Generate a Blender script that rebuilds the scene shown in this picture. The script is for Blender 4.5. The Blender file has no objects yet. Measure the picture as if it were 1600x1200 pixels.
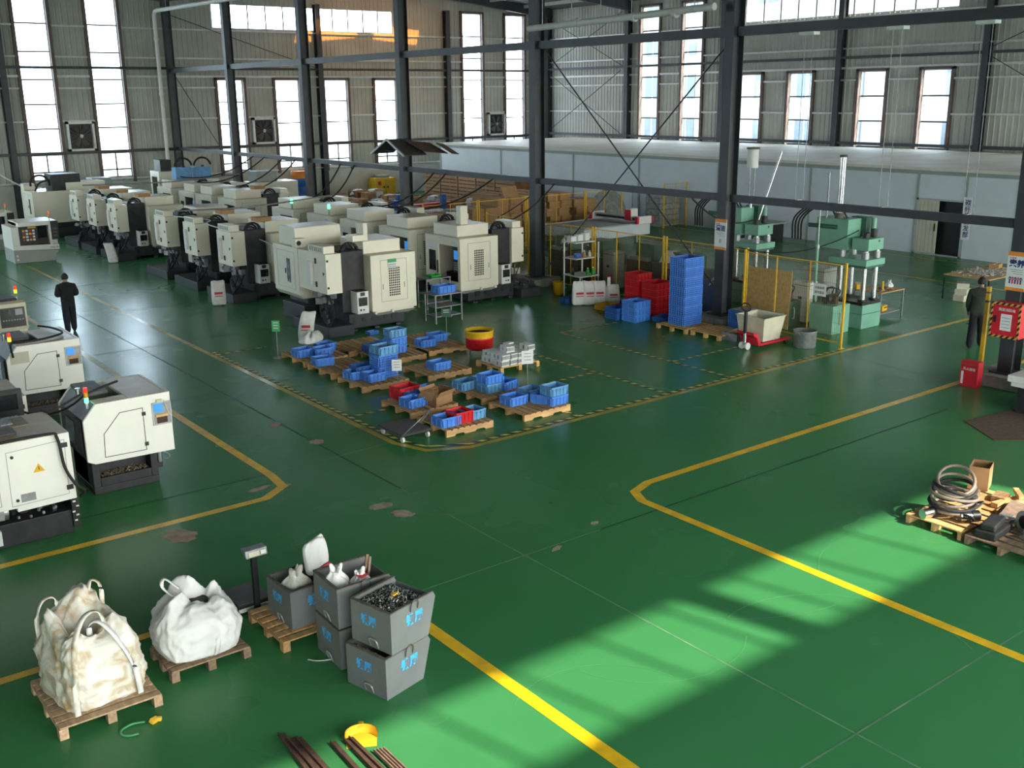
import bpy, math, random
from mathutils import Vector, Matrix, noise
random.seed(7)
scene = bpy.context.scene
COL = scene.collection

# ------------------------------------------------------------------ camera
def _rx(a): return Matrix(((1,0,0),(0,math.cos(a),-math.sin(a)),(0,math.sin(a),math.cos(a))))
def _rz(a): return Matrix(((math.cos(a),-math.sin(a),0),(math.sin(a),math.cos(a),0),(0,0,1)))
cam = bpy.data.cameras.new('camera')
cam_ob = bpy.data.objects.new('camera', cam); COL.objects.link(cam_ob)
cam.sensor_width = 36.0; cam.sensor_fit = 'HORIZONTAL'
cam.lens = 36.0 * 1617.99 / 1600.0
cam.clip_end = 600
R3 = _rz(-0.65303317) @ _rx(1.29948087) @ _rz(-0.0102703)
cam_ob.matrix_world = Matrix.Translation((0, 0, 6.3)) @ R3.to_4x4()
scene.camera = cam_ob

# ------------------------------------------------------------------ sky, sun, exposure
world = bpy.data.worlds.new('sky'); scene.world = world; world.use_nodes = True
nt = world.node_tree; nt.nodes.clear()
wo = nt.nodes.new('ShaderNodeOutputWorld'); bg = nt.nodes.new('ShaderNodeBackground')
tc = nt.nodes.new('ShaderNodeTexCoord'); sx = nt.nodes.new('ShaderNodeSeparateXYZ')
# hazy winter sky: warmer and brighter on the sun's side, cooler and dimmer opposite, deeper blue overhead
sd = nt.nodes.new('ShaderNodeVectorMath'); sd.operation = 'DOT_PRODUCT'; sd.inputs[1].default_value = (0.243, -0.97, 0.0)
nrm = nt.nodes.new('ShaderNodeVectorMath'); nrm.operation = 'NORMALIZE'
nt.links.new(tc.outputs['Generated'], nrm.inputs[0]); nt.links.new(nrm.outputs[0], sd.inputs[0]); nt.links.new(nrm.outputs[0], sx.inputs[0])
mr0 = nt.nodes.new('ShaderNodeMapRange'); mr0.inputs[1].default_value = -1.0; mr0.inputs[2].default_value = 1.0
nt.links.new(sd.outputs['Value'], mr0.inputs[0])
rp = nt.nodes.new('ShaderNodeValToRGB'); e = rp.color_ramp.elements
e[0].position = 0.0; e[0].color = (0.56, 0.68, 0.80, 1); e[1].position = 1.0; e[1].color = (1.0, 0.955, 0.87, 1)
nt.links.new(mr0.outputs[0], rp.inputs[0])
up = nt.nodes.new('ShaderNodeMapRange'); up.inputs[1].default_value = 0.05; up.inputs[2].default_value = 0.9; up.inputs[4].default_value = 0.75
nt.links.new(sx.outputs['Z'], up.inputs[0])
zm = nt.nodes.new('ShaderNodeMix'); zm.data_type = 'RGBA'; zm.inputs['B'].default_value = (0.50, 0.66, 0.86, 1)
nt.links.new(up.outputs[0], zm.inputs['Factor']); nt.links.new(rp.outputs[0], zm.inputs['A'])
nt.links.new(zm.outputs['Result'], bg.inputs['Color']); nt.links.new(bg.outputs[0], wo.inputs[0])
bg.inputs['Strength'].default_value = 10.5
sun = bpy.data.lights.new('sun', 'SUN'); sun.energy = 9.5; sun.angle = math.radians(0.9); sun.color = (1.0, 0.90, 0.72)
sun_ob = bpy.data.objects.new('sun', sun); COL.objects.link(sun_ob)
sun_ob.rotation_mode = 'QUATERNION'
sun_ob.rotation_quaternion = Vector((-0.243, 0.97, -0.80)).to_track_quat('-Z', 'Y')
sun_ob.location = (20, -60, 60)
scene.view_settings.view_transform = 'Standard'; scene.view_settings.look = 'None'
scene.view_settings.gamma = 1.0; scene.view_settings.use_curve_mapping = False
scene.view_settings.exposure = 0.58
scene.cycles.max_bounces = 5; scene.cycles.diffuse_bounces = 3; scene.cycles.glossy_bounces = 3; scene.cycles.transparent_max_bounces = 8

# ------------------------------------------------------------------ helpers
MATS = {}
def pm(name, col, rough=0.55, metal=0.0, var=0.18, scale=6.0, bump=0.0, dust=None, dust_amt=0.0, spec=0.5, coat=0.0, col2=None, detail=4.0, emit=None, trans=0.0):
    """procedural painted / raw surface: noise-varied colour, optional dust on upward faces, its tone able to carry overhead light"""
    if name in MATS: return MATS[name]
    m = bpy.data.materials.new(name); m.use_nodes = True
    n = m.node_tree.nodes; l = m.node_tree.links
    b = n['Principled BSDF']
    b.inputs['Roughness'].default_value = rough; b.inputs['Metallic'].default_value = metal
    b.inputs['Specular IOR Level'].default_value = spec
    b.inputs['Coat Weight'].default_value = coat; b.inputs['Coat Roughness'].default_value = 0.12
    if trans: b.inputs['Transmission Weight'].default_value = trans
    t = n.new('ShaderNodeTexCoord'); ns = n.new('ShaderNodeTexNoise')
    ns.inputs['Scale'].default_value = scale; ns.inputs['Detail'].default_value = detail
    l.new(t.outputs['Object'], ns.inputs['Vector'])
    cr = n.new('ShaderNodeValToRGB'); e = cr.color_ramp.elements
    e[0].position = 0.3; e[1].position = 0.72
    c2 = col2 if col2 else tuple(min(1, c*(1+var)) for c in col)
    c1 = col if col2 else tuple(c*(1-var) for c in col)
    e[0].color = (*c1, 1); e[1].color = (*c2, 1)
    l.new(ns.outputs['Fac'], cr.inputs[0]); out = cr.outputs[0]
    if dust:
        g = n.new('ShaderNodeNewGeometry'); s = n.new('ShaderNodeSeparateXYZ'); l.new(g.outputs['Normal'], s.inputs[0])
        mr = n.new('ShaderNodeMapRange'); mr.inputs[1].default_value = 0.6; mr.inputs[2].default_value = 0.98; mr.inputs[4].default_value = dust_amt
        l.new(s.outputs['Z'], mr.inputs[0])
        n2 = n.new('ShaderNodeTexNoise'); n2.inputs['Scale'].default_value = 2.3; l.new(t.outputs['Object'], n2.inputs['Vector'])
        mu = n.new('ShaderNodeMath'); mu.operation = 'MULTIPLY'; m2 = n.new('ShaderNodeMapRange')
        m2.inputs[1].default_value = 0.12; m2.inputs[2].default_value = 0.46; l.new(n2.outputs['Fac'], m2.inputs[0])
        l.new(mr.outputs[0], mu.inputs[0]); l.new(m2.outputs[0], mu.inputs[1])
        mx = n.new('ShaderNodeMix'); mx.data_type = 'RGBA'; mx.inputs['B'].default_value = (*dust, 1)
        l.new(mu.outputs[0], mx.inputs['Factor']); l.new(out, mx.inputs['A']); out = mx.outputs['Result']
    l.new(out, b.inputs['Base Color'])
    if bump:
        bp = n.new('ShaderNodeBump'); bp.inputs['Strength'].default_value = bump; bp.inputs['Distance'].default_value = 0.01
        l.new(ns.outputs['Fac'], bp.inputs['Height']); l.new(bp.outputs[0], b.inputs['Normal'])
    if emit:
        b.inputs['Emission Color'].default_value = (*emit[0], 1); b.inputs['Emission Strength'].default_value = emit[1]
    MATS[name] = m
    return m

def wood(name, c1, c2, sc=1.0):
    if name in MATS: return MATS[name]
    m = bpy.data.materials.new(name); m.use_nodes = True
    n = m.node_tree.nodes; l = m.node_tree.links; b = n['Principled BSDF']; b.inputs['Roughness'].default_value = 0.8
    t = n.new('ShaderNodeTexCoord'); mp = n.new('ShaderNodeMapping'); mp.inputs['Scale'].default_value = (2*sc, 14*sc, 14*sc)
    oi = n.new('ShaderNodeObjectInfo'); ad = n.new('ShaderNodeVectorMath'); ad.operation = 'ADD'
    l.new(t.outputs['Object'], ad.inputs[0]); l.new(oi.outputs['Random'], ad.inputs[1]); l.new(ad.outputs[0], mp.inputs['Vector'])
    ns = n.new('ShaderNodeTexNoise'); ns.inputs['Scale'].default_value = 1.6; ns.inputs['Detail'].default_value = 6
    l.new(mp.outputs[0], ns.inputs['Vector'])
    cr = n.new('ShaderNodeValToRGB'); cr.color_ramp.elements[0].position = .3; cr.color_ramp.elements[1].position = .75
    cr.color_ramp.elements[0].color = (*c1, 1); cr.color_ramp.elements[1].color = (*c2, 1)
    l.new(ns.outputs['Fac'], cr.inputs[0])
    hs = n.new('ShaderNodeHueSaturation'); mr = n.new('ShaderNodeMapRange'); mr.inputs[3].default_value = .75; mr.inputs[4].default_value = 1.2
    l.new(oi.outputs['Random'], mr.inputs[0]); l.new(mr.outputs[0], hs.inputs['Value']); l.new(cr.outputs[0], hs.inputs['Color'])
    l.new(hs.outputs[0], b.inputs['Base Color'])
    MATS[name] = m; return m

def crom(P, m=5):
    Q = [P[0]*2-P[1]]+P+[P[-1]*2-P[-2]]; o = []
    for i in range(1,len(Q)-2):
        a,b,c,d = Q[i-1],Q[i],Q[i+1],Q[i+2]
        for k in range(m):
            t = k/m; o.append(.5*((2*b)+(c-a)*t+(2*a-5*b+4*c-d)*t*t+(3*b-a-3*c+d)*t**3))
    return o+[P[-1]]
class MB:
    """collects simple solids into one mesh"""
    mirror = False
    def __init__(s): s.v = []; s.f = []; s.sm = []
    def add(s, vs, fs, smooth=False):
        o = len(s.v); s.v += [tuple(p) for p in vs]; s.f += [tuple(i+o for i in f) for f in fs]; s.sm += [smooth]*len(fs); return s
    def box(s, x0, x1, y0, y1, z0, z1):
        v = [(x0,y0,z0),(x1,y0,z0),(x1,y1,z0),(x0,y1,z0),(x0,y0,z1),(x1,y0,z1),(x1,y1,z1),(x0,y1,z1)]
        return s.add(v, [(3,2,1,0),(4,5,6,7),(0,1,5,4),(1,2,6,5),(2,3,7,6),(3,0,4,7)])
    def obox(s, c, size, rz=0, rx=0, ry=0):
        M = Matrix.Translation(c) @ Matrix.Rotation(rz,4,'Z') @ Matrix.Rotation(ry,4,'Y') @ Matrix.Rotation(rx,4,'X')
        a, b, d = (k/2 for k in size)
        v = [M @ Vector(p) for p in ((-a,-b,-d),(a,-b,-d),(a,b,-d),(-a,b,-d),(-a,-b,d),(a,-b,d),(a,b,d),(-a,b,d))]
        return s.add(v, [(3,2,1,0),(4,5,6,7),(0,1,5,4),(1,2,6,5),(2,3,7,6),(3,0,4,7)])
    def frus(s, b, t, z0, z1):
        """box tapering from rect b=(x0,x1,y0,y1) to rect t"""
        v = [(b[0],b[2],z0),(b[1],b[2],z0),(b[1],b[3],z0),(b[0],b[3],z0),(t[0],t[2],z1),(t[1],t[2],z1),(t[1],t[3],z1),(t[0],t[3],z1)]
        return s.add(v, [(3,2,1,0),(4,5,6,7),(0,1,5,4),(1,2,6,5),(2,3,7,6),(3,0,4,7)])
    def cyl(s, p0, p1, r, n=12, r2=None, caps=True):
        p0 = Vector(p0); p1 = Vector(p1); r2 = r if r2 is None else r2
        d = (p1-p0).normalized(); a = d.orthogonal().normalized(); b = d.cross(a)
        v = []
        for p, q in ((p0, r), (p1, r2)):
            for i in range(n):
                t = 2*math.pi*i/n; v.append(p + a*(q*math.cos(t)) + b*(q*math.sin(t)))
        s.add(v, [(i,(i+1)%n,n+(i+1)%n,n+i) for i in range(n)], True)
        if caps: s.add(v, [tuple(range(n-1,-1,-1)), tuple(range(n,2*n))])
        return s
    def tube(s, pts, r, n=6, closed=False, cr=True):
        pts = [Vector(p) for p in pts]
        if cr and not closed and 3 <= len(pts) <= 9: pts = crom(pts)
        k = len(pts); v = []; up = None
        for i in range(k):
            a = pts[i-1] if (i > 0 or closed) else pts[i]; b = pts[(i+1) % k] if (i < k-1 or closed) else pts[i]
            d = (b-a).normalized()
            if up is None: up = d.orthogonal().normalized()
            u = (up - d*up.dot(d)); u = u.normalized() if u.length > 1e-6 else d.orthogonal().normalized(); up = u
            w = d.cross(u)
            for j in range(n):
                t = 2*math.pi*j/n; v.append(pts[i] + u*(r*math.cos(t)) + w*(r*math.sin(t)))
        f = [(i*n+j, i*n+(j+1)%n, ((i+1)%k)*n+(j+1)%n, ((i+1)%k)*n+j) for i in range(k if closed else k-1) for j in range(n)]
        s.add(v, f, True)
        if not closed: s.add(v, [tuple(range(n-1,-1,-1)), tuple((k-1)*n+j for j in range(n))])
        return s
    def prism(s, poly, ax, a, b):
        n = len(poly)
        def P(u, w, t): return {'x':(t,u,w),'y':(u,t,w),'z':(u,w,t)}[ax]
        v = [P(u,w,a) for u,w in poly] + [P(u,w,b) for u,w in poly]
        ar = sum(poly[i][0]*poly[(i+1)%n][1]-poly[(i+1)%n][0]*poly[i][1] for i in range(n))
        fl = (ar > 0) == (ax != 'y')
        if (b < a): fl = not fl
        fs = [tuple(range(n-1,-1,-1)), tuple(range(n,2*n))] + [(i,(i+1)%n,n+(i+1)%n,n+i) for i in range(n)]
        if not fl: fs = [tuple(reversed(f)) for f in fs]
        return s.add(v, fs)
    def lathe(s, prof, c=(0,0,0), n=20, caps=False):
        v = [(c[0]+r*math.cos(2*math.pi*i/n), c[1]+r*math.sin(2*math.pi*i/n), c[2]+z) for r, z in prof for i in range(n)]
        return s.add(v, [(k*n+i, k*n+(i+1)%n, (k+1)*n+(i+1)%n, (k+1)*n+i) for k in range(len(prof)-1) for i in range(n)], True)
    def tray(s, x0, x1, y0, y1, z0, z1, t=0.02, tp=0.0):
        """open-topped box with wall thickness t; tp = inward taper at the bottom"""
        o = [(x0+tp,y0+tp,z0),(x1-tp,y0+tp,z0),(x1-tp,y1-tp,z0),(x0+tp,y1-tp,z0),(x0,y0,z1),(x1,y0,z1),(x1,y1,z1),(x0,y1,z1)]
        i = [(x0+tp+t,y0+tp+t,z0+t),(x1-tp-t,y0+tp+t,z0+t),(x1-tp-t,y1-tp-t,z0+t),(x0+tp+t,y1-tp-t,z0+t),(x0+t,y0+t,z1),(x1-t,y0+t,z1),(x1-t,y1-t,z1),(x0+t,y1-t,z1)]
        f = [(3,2,1,0),(0,1,5,4),(1,2,6,5),(2,3,7,6),(3,0,4,7),(8,9,10,11),(12,13,9,8),(13,14,10,9),(14,15,11,10),(15,12,8,11),(4,5,13,12),(5,6,14,13),(6,7,15,14),(7,4,12,15)]
        return s.add(o+i, f)
    def mesh(s, name, mat=None):
        me = bpy.data.meshes.new(name)
        v, f = s.v, s.f
        if MB.mirror: v = [(-p[0],p[1],p[2]) for p in v]; f = [tuple(reversed(q)) for q in f]
        me.from_pydata([tuple(p) for p in v], [], f); me.update()
        me.polygons.foreach_set('use_smooth', s.sm)
        if mat: me.materials.append(MATS[mat] if isinstance(mat, str) else mat)
        return me
    def obj(s, name, mat, parent=None, bevel=0.0, label=None):
        o = bpy.data.objects.new(name, s.mesh(name, mat)); COL.objects.link(o)
        if parent: o.parent = parent
        if bevel:
            b = o.modifiers.new('bevel', 'BEVEL'); b.width = bevel; b.segments = 2; b.limit_method = 'ANGLE'
        if label: o['label'] = label
        return o

def tag(o, label, cat, group=None):
    o['label'] = label; o['category'] = cat
    if group: o['group'] = group
    return o
def thing(name, label, cat, loc=(0,0,0), rz=0.0, group=None):
    o = bpy.data.objects.new(name, None); COL.objects.link(o); o.empty_display_size = 0.2
    o.location = loc; o.rotation_euler = (0,0,rz)
    return tag(o, label, cat, group)
def struct(o): o['kind'] = 'structure'; return o
def stuff(o): o['kind'] = 'stuff'; return o
def dup(root, loc=None, rz=None, label=None, group=None):
    r = root.copy(); COL.objects.link(r)
    if loc is not None: r.location = loc
    if rz is not None: r.rotation_euler = (0,0,rz)
    if label: r['label'] = label
    if group: r['group'] = group
    for ch in list(root.children):
        c = ch.copy(); COL.objects.link(c); c.parent = r
        for g in list(ch.children):
            d = g.copy(); COL.objects.link(d); d.parent = c
    return r
def inst(me, name, parent, loc=(0,0,0), rot=(0,0,0), scale=(1,1,1)):
    o = bpy.data.objects.new(name, me); COL.objects.link(o); o.parent = parent
    o.location = loc; o.rotation_euler = rot; o.scale = scale
    return o
def text(body, size, mat, parent, loc, rot, name='lettering', depth=0.002, align='CENTER', bold=0.0):
    c = bpy.data.curves.new('lettering', 'FONT'); c.body = body; c.size = size; c.align_x = align; c.align_y = 'CENTER'
    c.extrude = depth; c.resolution_u = 2; c.offset = bold
    o = bpy.data.objects.new('tmp', c); COL.objects.link(o)
    me = bpy.data.meshes.new_from_object(o.evaluated_get(bpy.context.evaluated_depsgraph_get()))
    bpy.data.objects.remove(o); bpy.data.curves.remove(c)
    me.materials.clear(); me.materials.append(MATS[mat])
    t = bpy.data.objects.new(name, me); COL.objects.link(t); t.parent = parent; t.location = loc; t.rotation_euler = rot
    return t
def sag(a, b, d, n=14):
    a = Vector(a); b = Vector(b)
    return [a.lerp(b, i/n) - Vector((0,0,4*d*(i/n)*(1-i/n))) for i in range(n+1)]
def arc(c, r, a0, a1, n, ax='x'):
    o = []
    for i in range(n+1):
        t = a0+(a1-a0)*i/n; u, w = r*math.cos(t), r*math.sin(t)
        o.append((c[0], c[1]+u, c[2]+w) if ax == 'x' else (c[0]+u, c[1], c[2]+w) if ax == 'y' else (c[0]+u, c[1]+w, c[2]))
    return o

# ------------------------------------------------------------------ materials
pm('wall_sheet', (0.45,0.45,0.40), 0.5, 0.0, 0.12, 0.7)
pm('girt_steel', (0.62,0.62,0.60), 0.45, 0.3, 0.1, 3)
pm('dark_steel', (0.042,0.045,0.051), 0.45, 0.1, 0.2, 2.5)
pm('roof_sheet', (0.10,0.10,0.10), 0.6, 0, 0.15, 1)
pm('frame_alu', (0.40,0.41,0.41), 0.4, 0.3, 0.1, 4)
pm('frame_dark', (0.09,0.08,0.08), 0.5, 0.1, 0.2, 4)
pm('jamb_brown', (0.16,0.11,0.10), 0.6, 0, 0.2, 4)
pm('white_plaster', (0.55,0.54,0.50), 0.8, 0, 0.1, 2)
pm('concrete', (0.24,0.23,0.20), 0.9, 0, 0.25, 6, 0.3)
pm('outside_ground', (0.32,0.32,0.30), 0.9, 0, 0.2, 0.5)
pm('lane_yellow', (0.86,0.50,0.012), 0.4, 0, 0.22, 3.5, coat=0.3)
pm('lane_worn', (0.46,0.36,0.04), 0.45, 0, 0.35, 3.0, coat=0.3)
pm('stain', (0.40,0.30,0.23), 0.8, 0, 0.3, 8)
pm('crack', (0.006,0.02,0.014), 0.8, 0, 0.3, 8)
pm('crack_pale', (0.19,0.30,0.19), 0.7, 0, 0.6, 3.0, col2=(0.04,0.14,0.07))
pm('panel_white', (0.58,0.63,0.66), 0.4, 0, 0.06, 1.0)
pm('roof_cream', (0.66,0.63,0.55), 0.55, 0, 0.12, 0.6)
pm('fascia', (0.30,0.33,0.31), 0.5, 0, 0.1, 1)
pm('door_cream', (0.52,0.49,0.38), 0.5, 0, 0.08, 2)
pm('black', (0.012,0.012,0.013), 0.45, 0, 0.3, 6)
pm('rubber', (0.015,0.015,0.016), 0.7, 0, 0.3, 8)
pm('office_facade', (0.30,0.30,0.29), 0.8, 0, 0.1, 0.5)
pm('office_glass', (0.085,0.11,0.135), 0.2, 0, 0.1, 1)
pm('machine_white', (0.80,0.76,0.62), 0.38, 0, 0.05, 1.5, dust=(0.56,0.46,0.32), dust_amt=0.85)  # dust on the tops is lightened in place of overhead light
pm('lathe_white', (0.84,0.82,0.76), 0.35, 0, 0.04, 1.5, dust=(0.60,0.45,0.30), dust_amt=0.97)  # tan roof dust, its tone raised to stand in for light from above
pm('machine_grey', (0.35,0.37,0.34), 0.4, 0, 0.06, 2)
pm('machine_dark', (0.022,0.022,0.025), 0.5, 0.1, 0.4, 5)
pm('cast_base', (0.032,0.034,0.04), 0.5, 0.1, 0.3, 4, dust=(0.03,0.03,0.028), dust_amt=0.7)
pm('screen', (0.012,0.013,0.016), 0.2, 0, 0.2, 4)
pm('glass_dark', (0.018,0.022,0.024), 0.12, 0, 0.2, 4)
pm('chrome', (0.62,0.62,0.63), 0.22, 1.0, 0.1, 6)
pm('steel', (0.34,0.35,0.36), 0.4, 0.8, 0.2, 8)
pm('galv', (0.30,0.31,0.32), 0.5, 0.6, 0.2, 10)
pm('bin_blue', (0.085,0.27,0.78), 0.42, 0, 0.12, 4)
pm('bin_blue_faded', (0.13,0.34,0.60), 0.5, 0, 0.15, 4)
pm('bin_blue_dark', (0.03,0.12,0.40), 0.45, 0, 0.15, 4)
pm('lattice_shade', (0.045,0.16,0.52), 0.5, 0, 0.15, 4)  # darkened crate body stands for the shaded inside seen between the ribs
pm('bin_red', (0.62,0.015,0.022), 0.42, 0, 0.12, 4)
pm('bin_yellow', (0.70,0.36,0.012), 0.45, 0, 0.12, 4)
pm('press_green', (0.19,0.42,0.30), 0.42, 0, 0.1, 2)
pm('press_green_dark', (0.045,0.12,0.085), 0.5, 0, 0.15, 3)
pm('teal', (0.08,0.30,0.34), 0.45, 0, 0.15, 3)
pm('safety_yellow', (0.72,0.42,0.015), 0.45, 0, 0.12, 4)
pm('safety_red', (0.58,0.014,0.03), 0.4, 0, 0.1, 3)
pm('orange', (0.78,0.26,0.03), 0.5, 0, 0.1, 3)
pm('paper', (0.72,0.73,0.72), 0.7, 0, 0.05, 6)
pm('paper_line', (0.35,0.37,0.38), 0.7, 0, 0.1, 6)
pm('ink_blue', (0.02,0.035,0.16), 0.6, 0, 0.1, 6)
pm('ink_black', (0.01,0.01,0.02), 0.6, 0, 0.1, 6)
pm('ink_red', (0.5,0.03,0.05), 0.6, 0, 0.1, 6)
pm('spray_blue', (0.03,0.38,0.86), 0.7, 0, 0.35, 18, col2=(0.10,0.52,0.95))
pm('green_board', (0.07,0.36,0.14), 0.5, 0, 0.1, 4)
pm('green_tray', (0.02,0.40,0.04), 0.45, 0, 0.1, 4)
pm('sack_pale', (0.66,0.65,0.62), 0.75, 0, 0.12, 8, 0.25)
pm('plastic_white', (0.72,0.71,0.68), 0.5, 0, 0.06, 4)
pm('tub_cream', (0.62,0.58,0.44), 0.5, 0, 0.12, 3)
pm('card', (0.36,0.20,0.09), 0.8, 0, 0.12, 4)
pm('card_dark', (0.25,0.11,0.04), 0.85, 0, 0.25, 3)
pm('kraft', (0.44,0.24,0.10), 0.8, 0, 0.15, 3)
pm('bin_steel', (0.185,0.195,0.20), 0.55, 0.15, 0.10, 3, 0.1)
pm('bin_rim', (0.13,0.11,0.09), 0.75, 0.2, 0.3, 12)
pm('handle_wire', (0.55,0.56,0.56), 0.4, 0.7, 0.1, 8)
pm('chip_dark', (0.03,0.03,0.03), 0.5, 0.6, 0.5, 30)
pm('chip_light', (0.60,0.59,0.55), 0.35, 0.8, 0.3, 20)
pm('chip_tan', (0.30,0.24,0.16), 0.5, 0.5, 0.4, 30)
pm('rust', (0.095,0.05,0.035), 0.8, 0.2, 0.35, 10, 0.2)
pm('rust_light', (0.33,0.22,0.17), 0.6, 0.4, 0.3, 10)
pm('scoop_yellow', (0.85,0.50,0.03), 0.4, 0, 0.1, 4)
pm('hose_grey', (0.22,0.17,0.14), 0.5, 0, 0.2, 8)
pm('skin', (0.34,0.19,0.12), 0.6, 0, 0.1, 6)
pm('hair', (0.012,0.010,0.010), 0.7, 0, 0.3, 30)
pm('cloth_black', (0.010,0.010,0.013), 0.9, 0, 0.3, 12, 0.3)
pm('cloth_navy', (0.012,0.014,0.020), 0.9, 0, 0.3, 12, 0.3)
pm('jacket_green', (0.035,0.042,0.032), 0.9, 0, 0.25, 10, 0.3)
pm('shoe', (0.015,0.015,0.017), 0.6, 0, 0.2, 8)
pm('shoe_white', (0.65,0.65,0.65), 0.6, 0, 0.05, 8)
pm('light_red', (0.7,0.02,0.01), 0.3, 0, 0.05, 5, emit=((1,0.05,0.01), 0.6))
pm('light_amber', (0.8,0.4,0.02), 0.3, 0, 0.05, 5, emit=((1,0.45,0.02), 2.0))
pm('light_green', (0.1,0.7,0.3), 0.3, 0, 0.05, 5, emit=((0.1,1.0,0.45), 2.5))
pm('light_green_off', (0.12,0.30,0.18), 0.3, 0, 0.05, 5)
pm('blue_glow', (0.03,0.22,0.55), 0.3, 0, 0.1, 5, emit=((0.04,0.25,0.7), 0.5))
pm('mesh_wire', (0.16,0.14,0.05), 0.5, 0.3, 0.2, 5)
pm('tarp_grey', (0.30,0.31,0.30), 0.8, 0, 0.3, 6, 0.3)
pm('small_part', (0.42,0.40,0.36), 0.6, 0.2, 0.5, 40)
pm('mat_brown', (0.10,0.062,0.036), 0.95, 0, 0.3, 12, 0.4)
wood('pallet_wood', (0.42,0.23,0.10), (0.72,0.44,0.19))
wood('pallet_grey', (0.17,0.11,0.07), (0.34,0.23,0.145))
wood('plywood', (0.52,0.30,0.10), (0.74,0.48,0.19), 0.5)
wood('pallet_pale', (0.36,0.23,0.13), (0.60,0.42,0.26))
wood('plank', (0.30,0.17,0.085), (0.50,0.30,0.16))

def woven(name, base, stain, amount):
    m = bpy.data.materials.new(name); m.use_nodes = True
    n = m.node_tree.nodes; l = m.node_tree.links; b = n['Principled BSDF']; b.inputs['Roughness'].default_value = 0.75
    t = n.new('ShaderNodeTexCoord')
    a = n.new('ShaderNodeTexNoise'); a.inputs['Scale'].default_value = 4.5; a.inputs['Detail'].default_value = 9; a.inputs['Distortion'].default_value = 1.2
    r = n.new('ShaderNodeTexNoise'); r.noise_type = 'RIDGED_MULTIFRACTAL'; r.inputs['Scale'].default_value = 3.2; r.inputs['Detail'].default_value = 4; r.inputs['Distortion'].default_value = 0.6
    l.new(t.outputs['Object'], a.inputs['Vector']); l.new(t.outputs['Object'], r.inputs['Vector'])
    c = n.new('ShaderNodeValToRGB'); c.color_ramp.elements[0].position = 0.43; c.color_ramp.elements[1].position = 0.70
    c.color_ramp.elements[0].color = (*base, 1); c.color_ramp.elements[1].color = (*stain, 1)
    l.new(a.outputs['Fac'], c.inputs[0]); l.new(c.outputs[0], b.inputs['Base Color'])
    bp = n.new('ShaderNodeBump'); bp.inputs['Strength'].default_value = amount; bp.inputs['Distance'].default_value = 0.03
    l.new(r.outputs['Fac'], bp.inputs['Height']); l.new(bp.outputs[0], b.inputs['Normal']); MATS[name] = m
woven('woven_white', (0.76,0.75,0.74), (0.66,0.65,0.62), 0.5)
woven('woven_stained', (0.80,0.77,0.70), (0.50,0.35,0.17), 0.6)
def glass_mat():
    m = bpy.data.materials.new('window_glass'); m.use_nodes = True
    n = m.node_tree.nodes; l = m.node_tree.links; n.clear()
    o = n.new('ShaderNodeOutputMaterial'); mx = n.new('ShaderNodeMixShader'); tr = n.new('ShaderNodeBsdfTransparent')
    gl = n.new('ShaderNodeBsdfGlossy'); gl.inputs['Roughness'].default_value = 0.05
    tr.inputs['Color'].default_value = (0.93, 0.96, 0.96, 1); mx.inputs[0].default_value = 0.06
    l.new(tr.outputs[0], mx.inputs[1]); l.new(gl.outputs[0], mx.inputs[2]); l.new(mx.outputs[0], o.inputs[0])
    MATS['window_glass'] = m
glass_mat()
def amber_mat():
    m = bpy.data.materials.new('amber_sheet'); m.use_nodes = True
    n = m.node_tree.nodes; l = m.node_tree.links; n.clear()
    o = n.new('ShaderNodeOutputMaterial'); tr = n.new('ShaderNodeBsdfTransparent'); tr.inputs['Color'].default_value = (0.85,0.52,0.20,1)
    l.new(tr.outputs[0], o.inputs[0]); MATS['amber_sheet'] = m
amber_mat()
pm('tyre_mark', (0.058,0.225,0.088), 0.5, 0, 0.3, 4, col2=(0.046,0.21,0.072))

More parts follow.
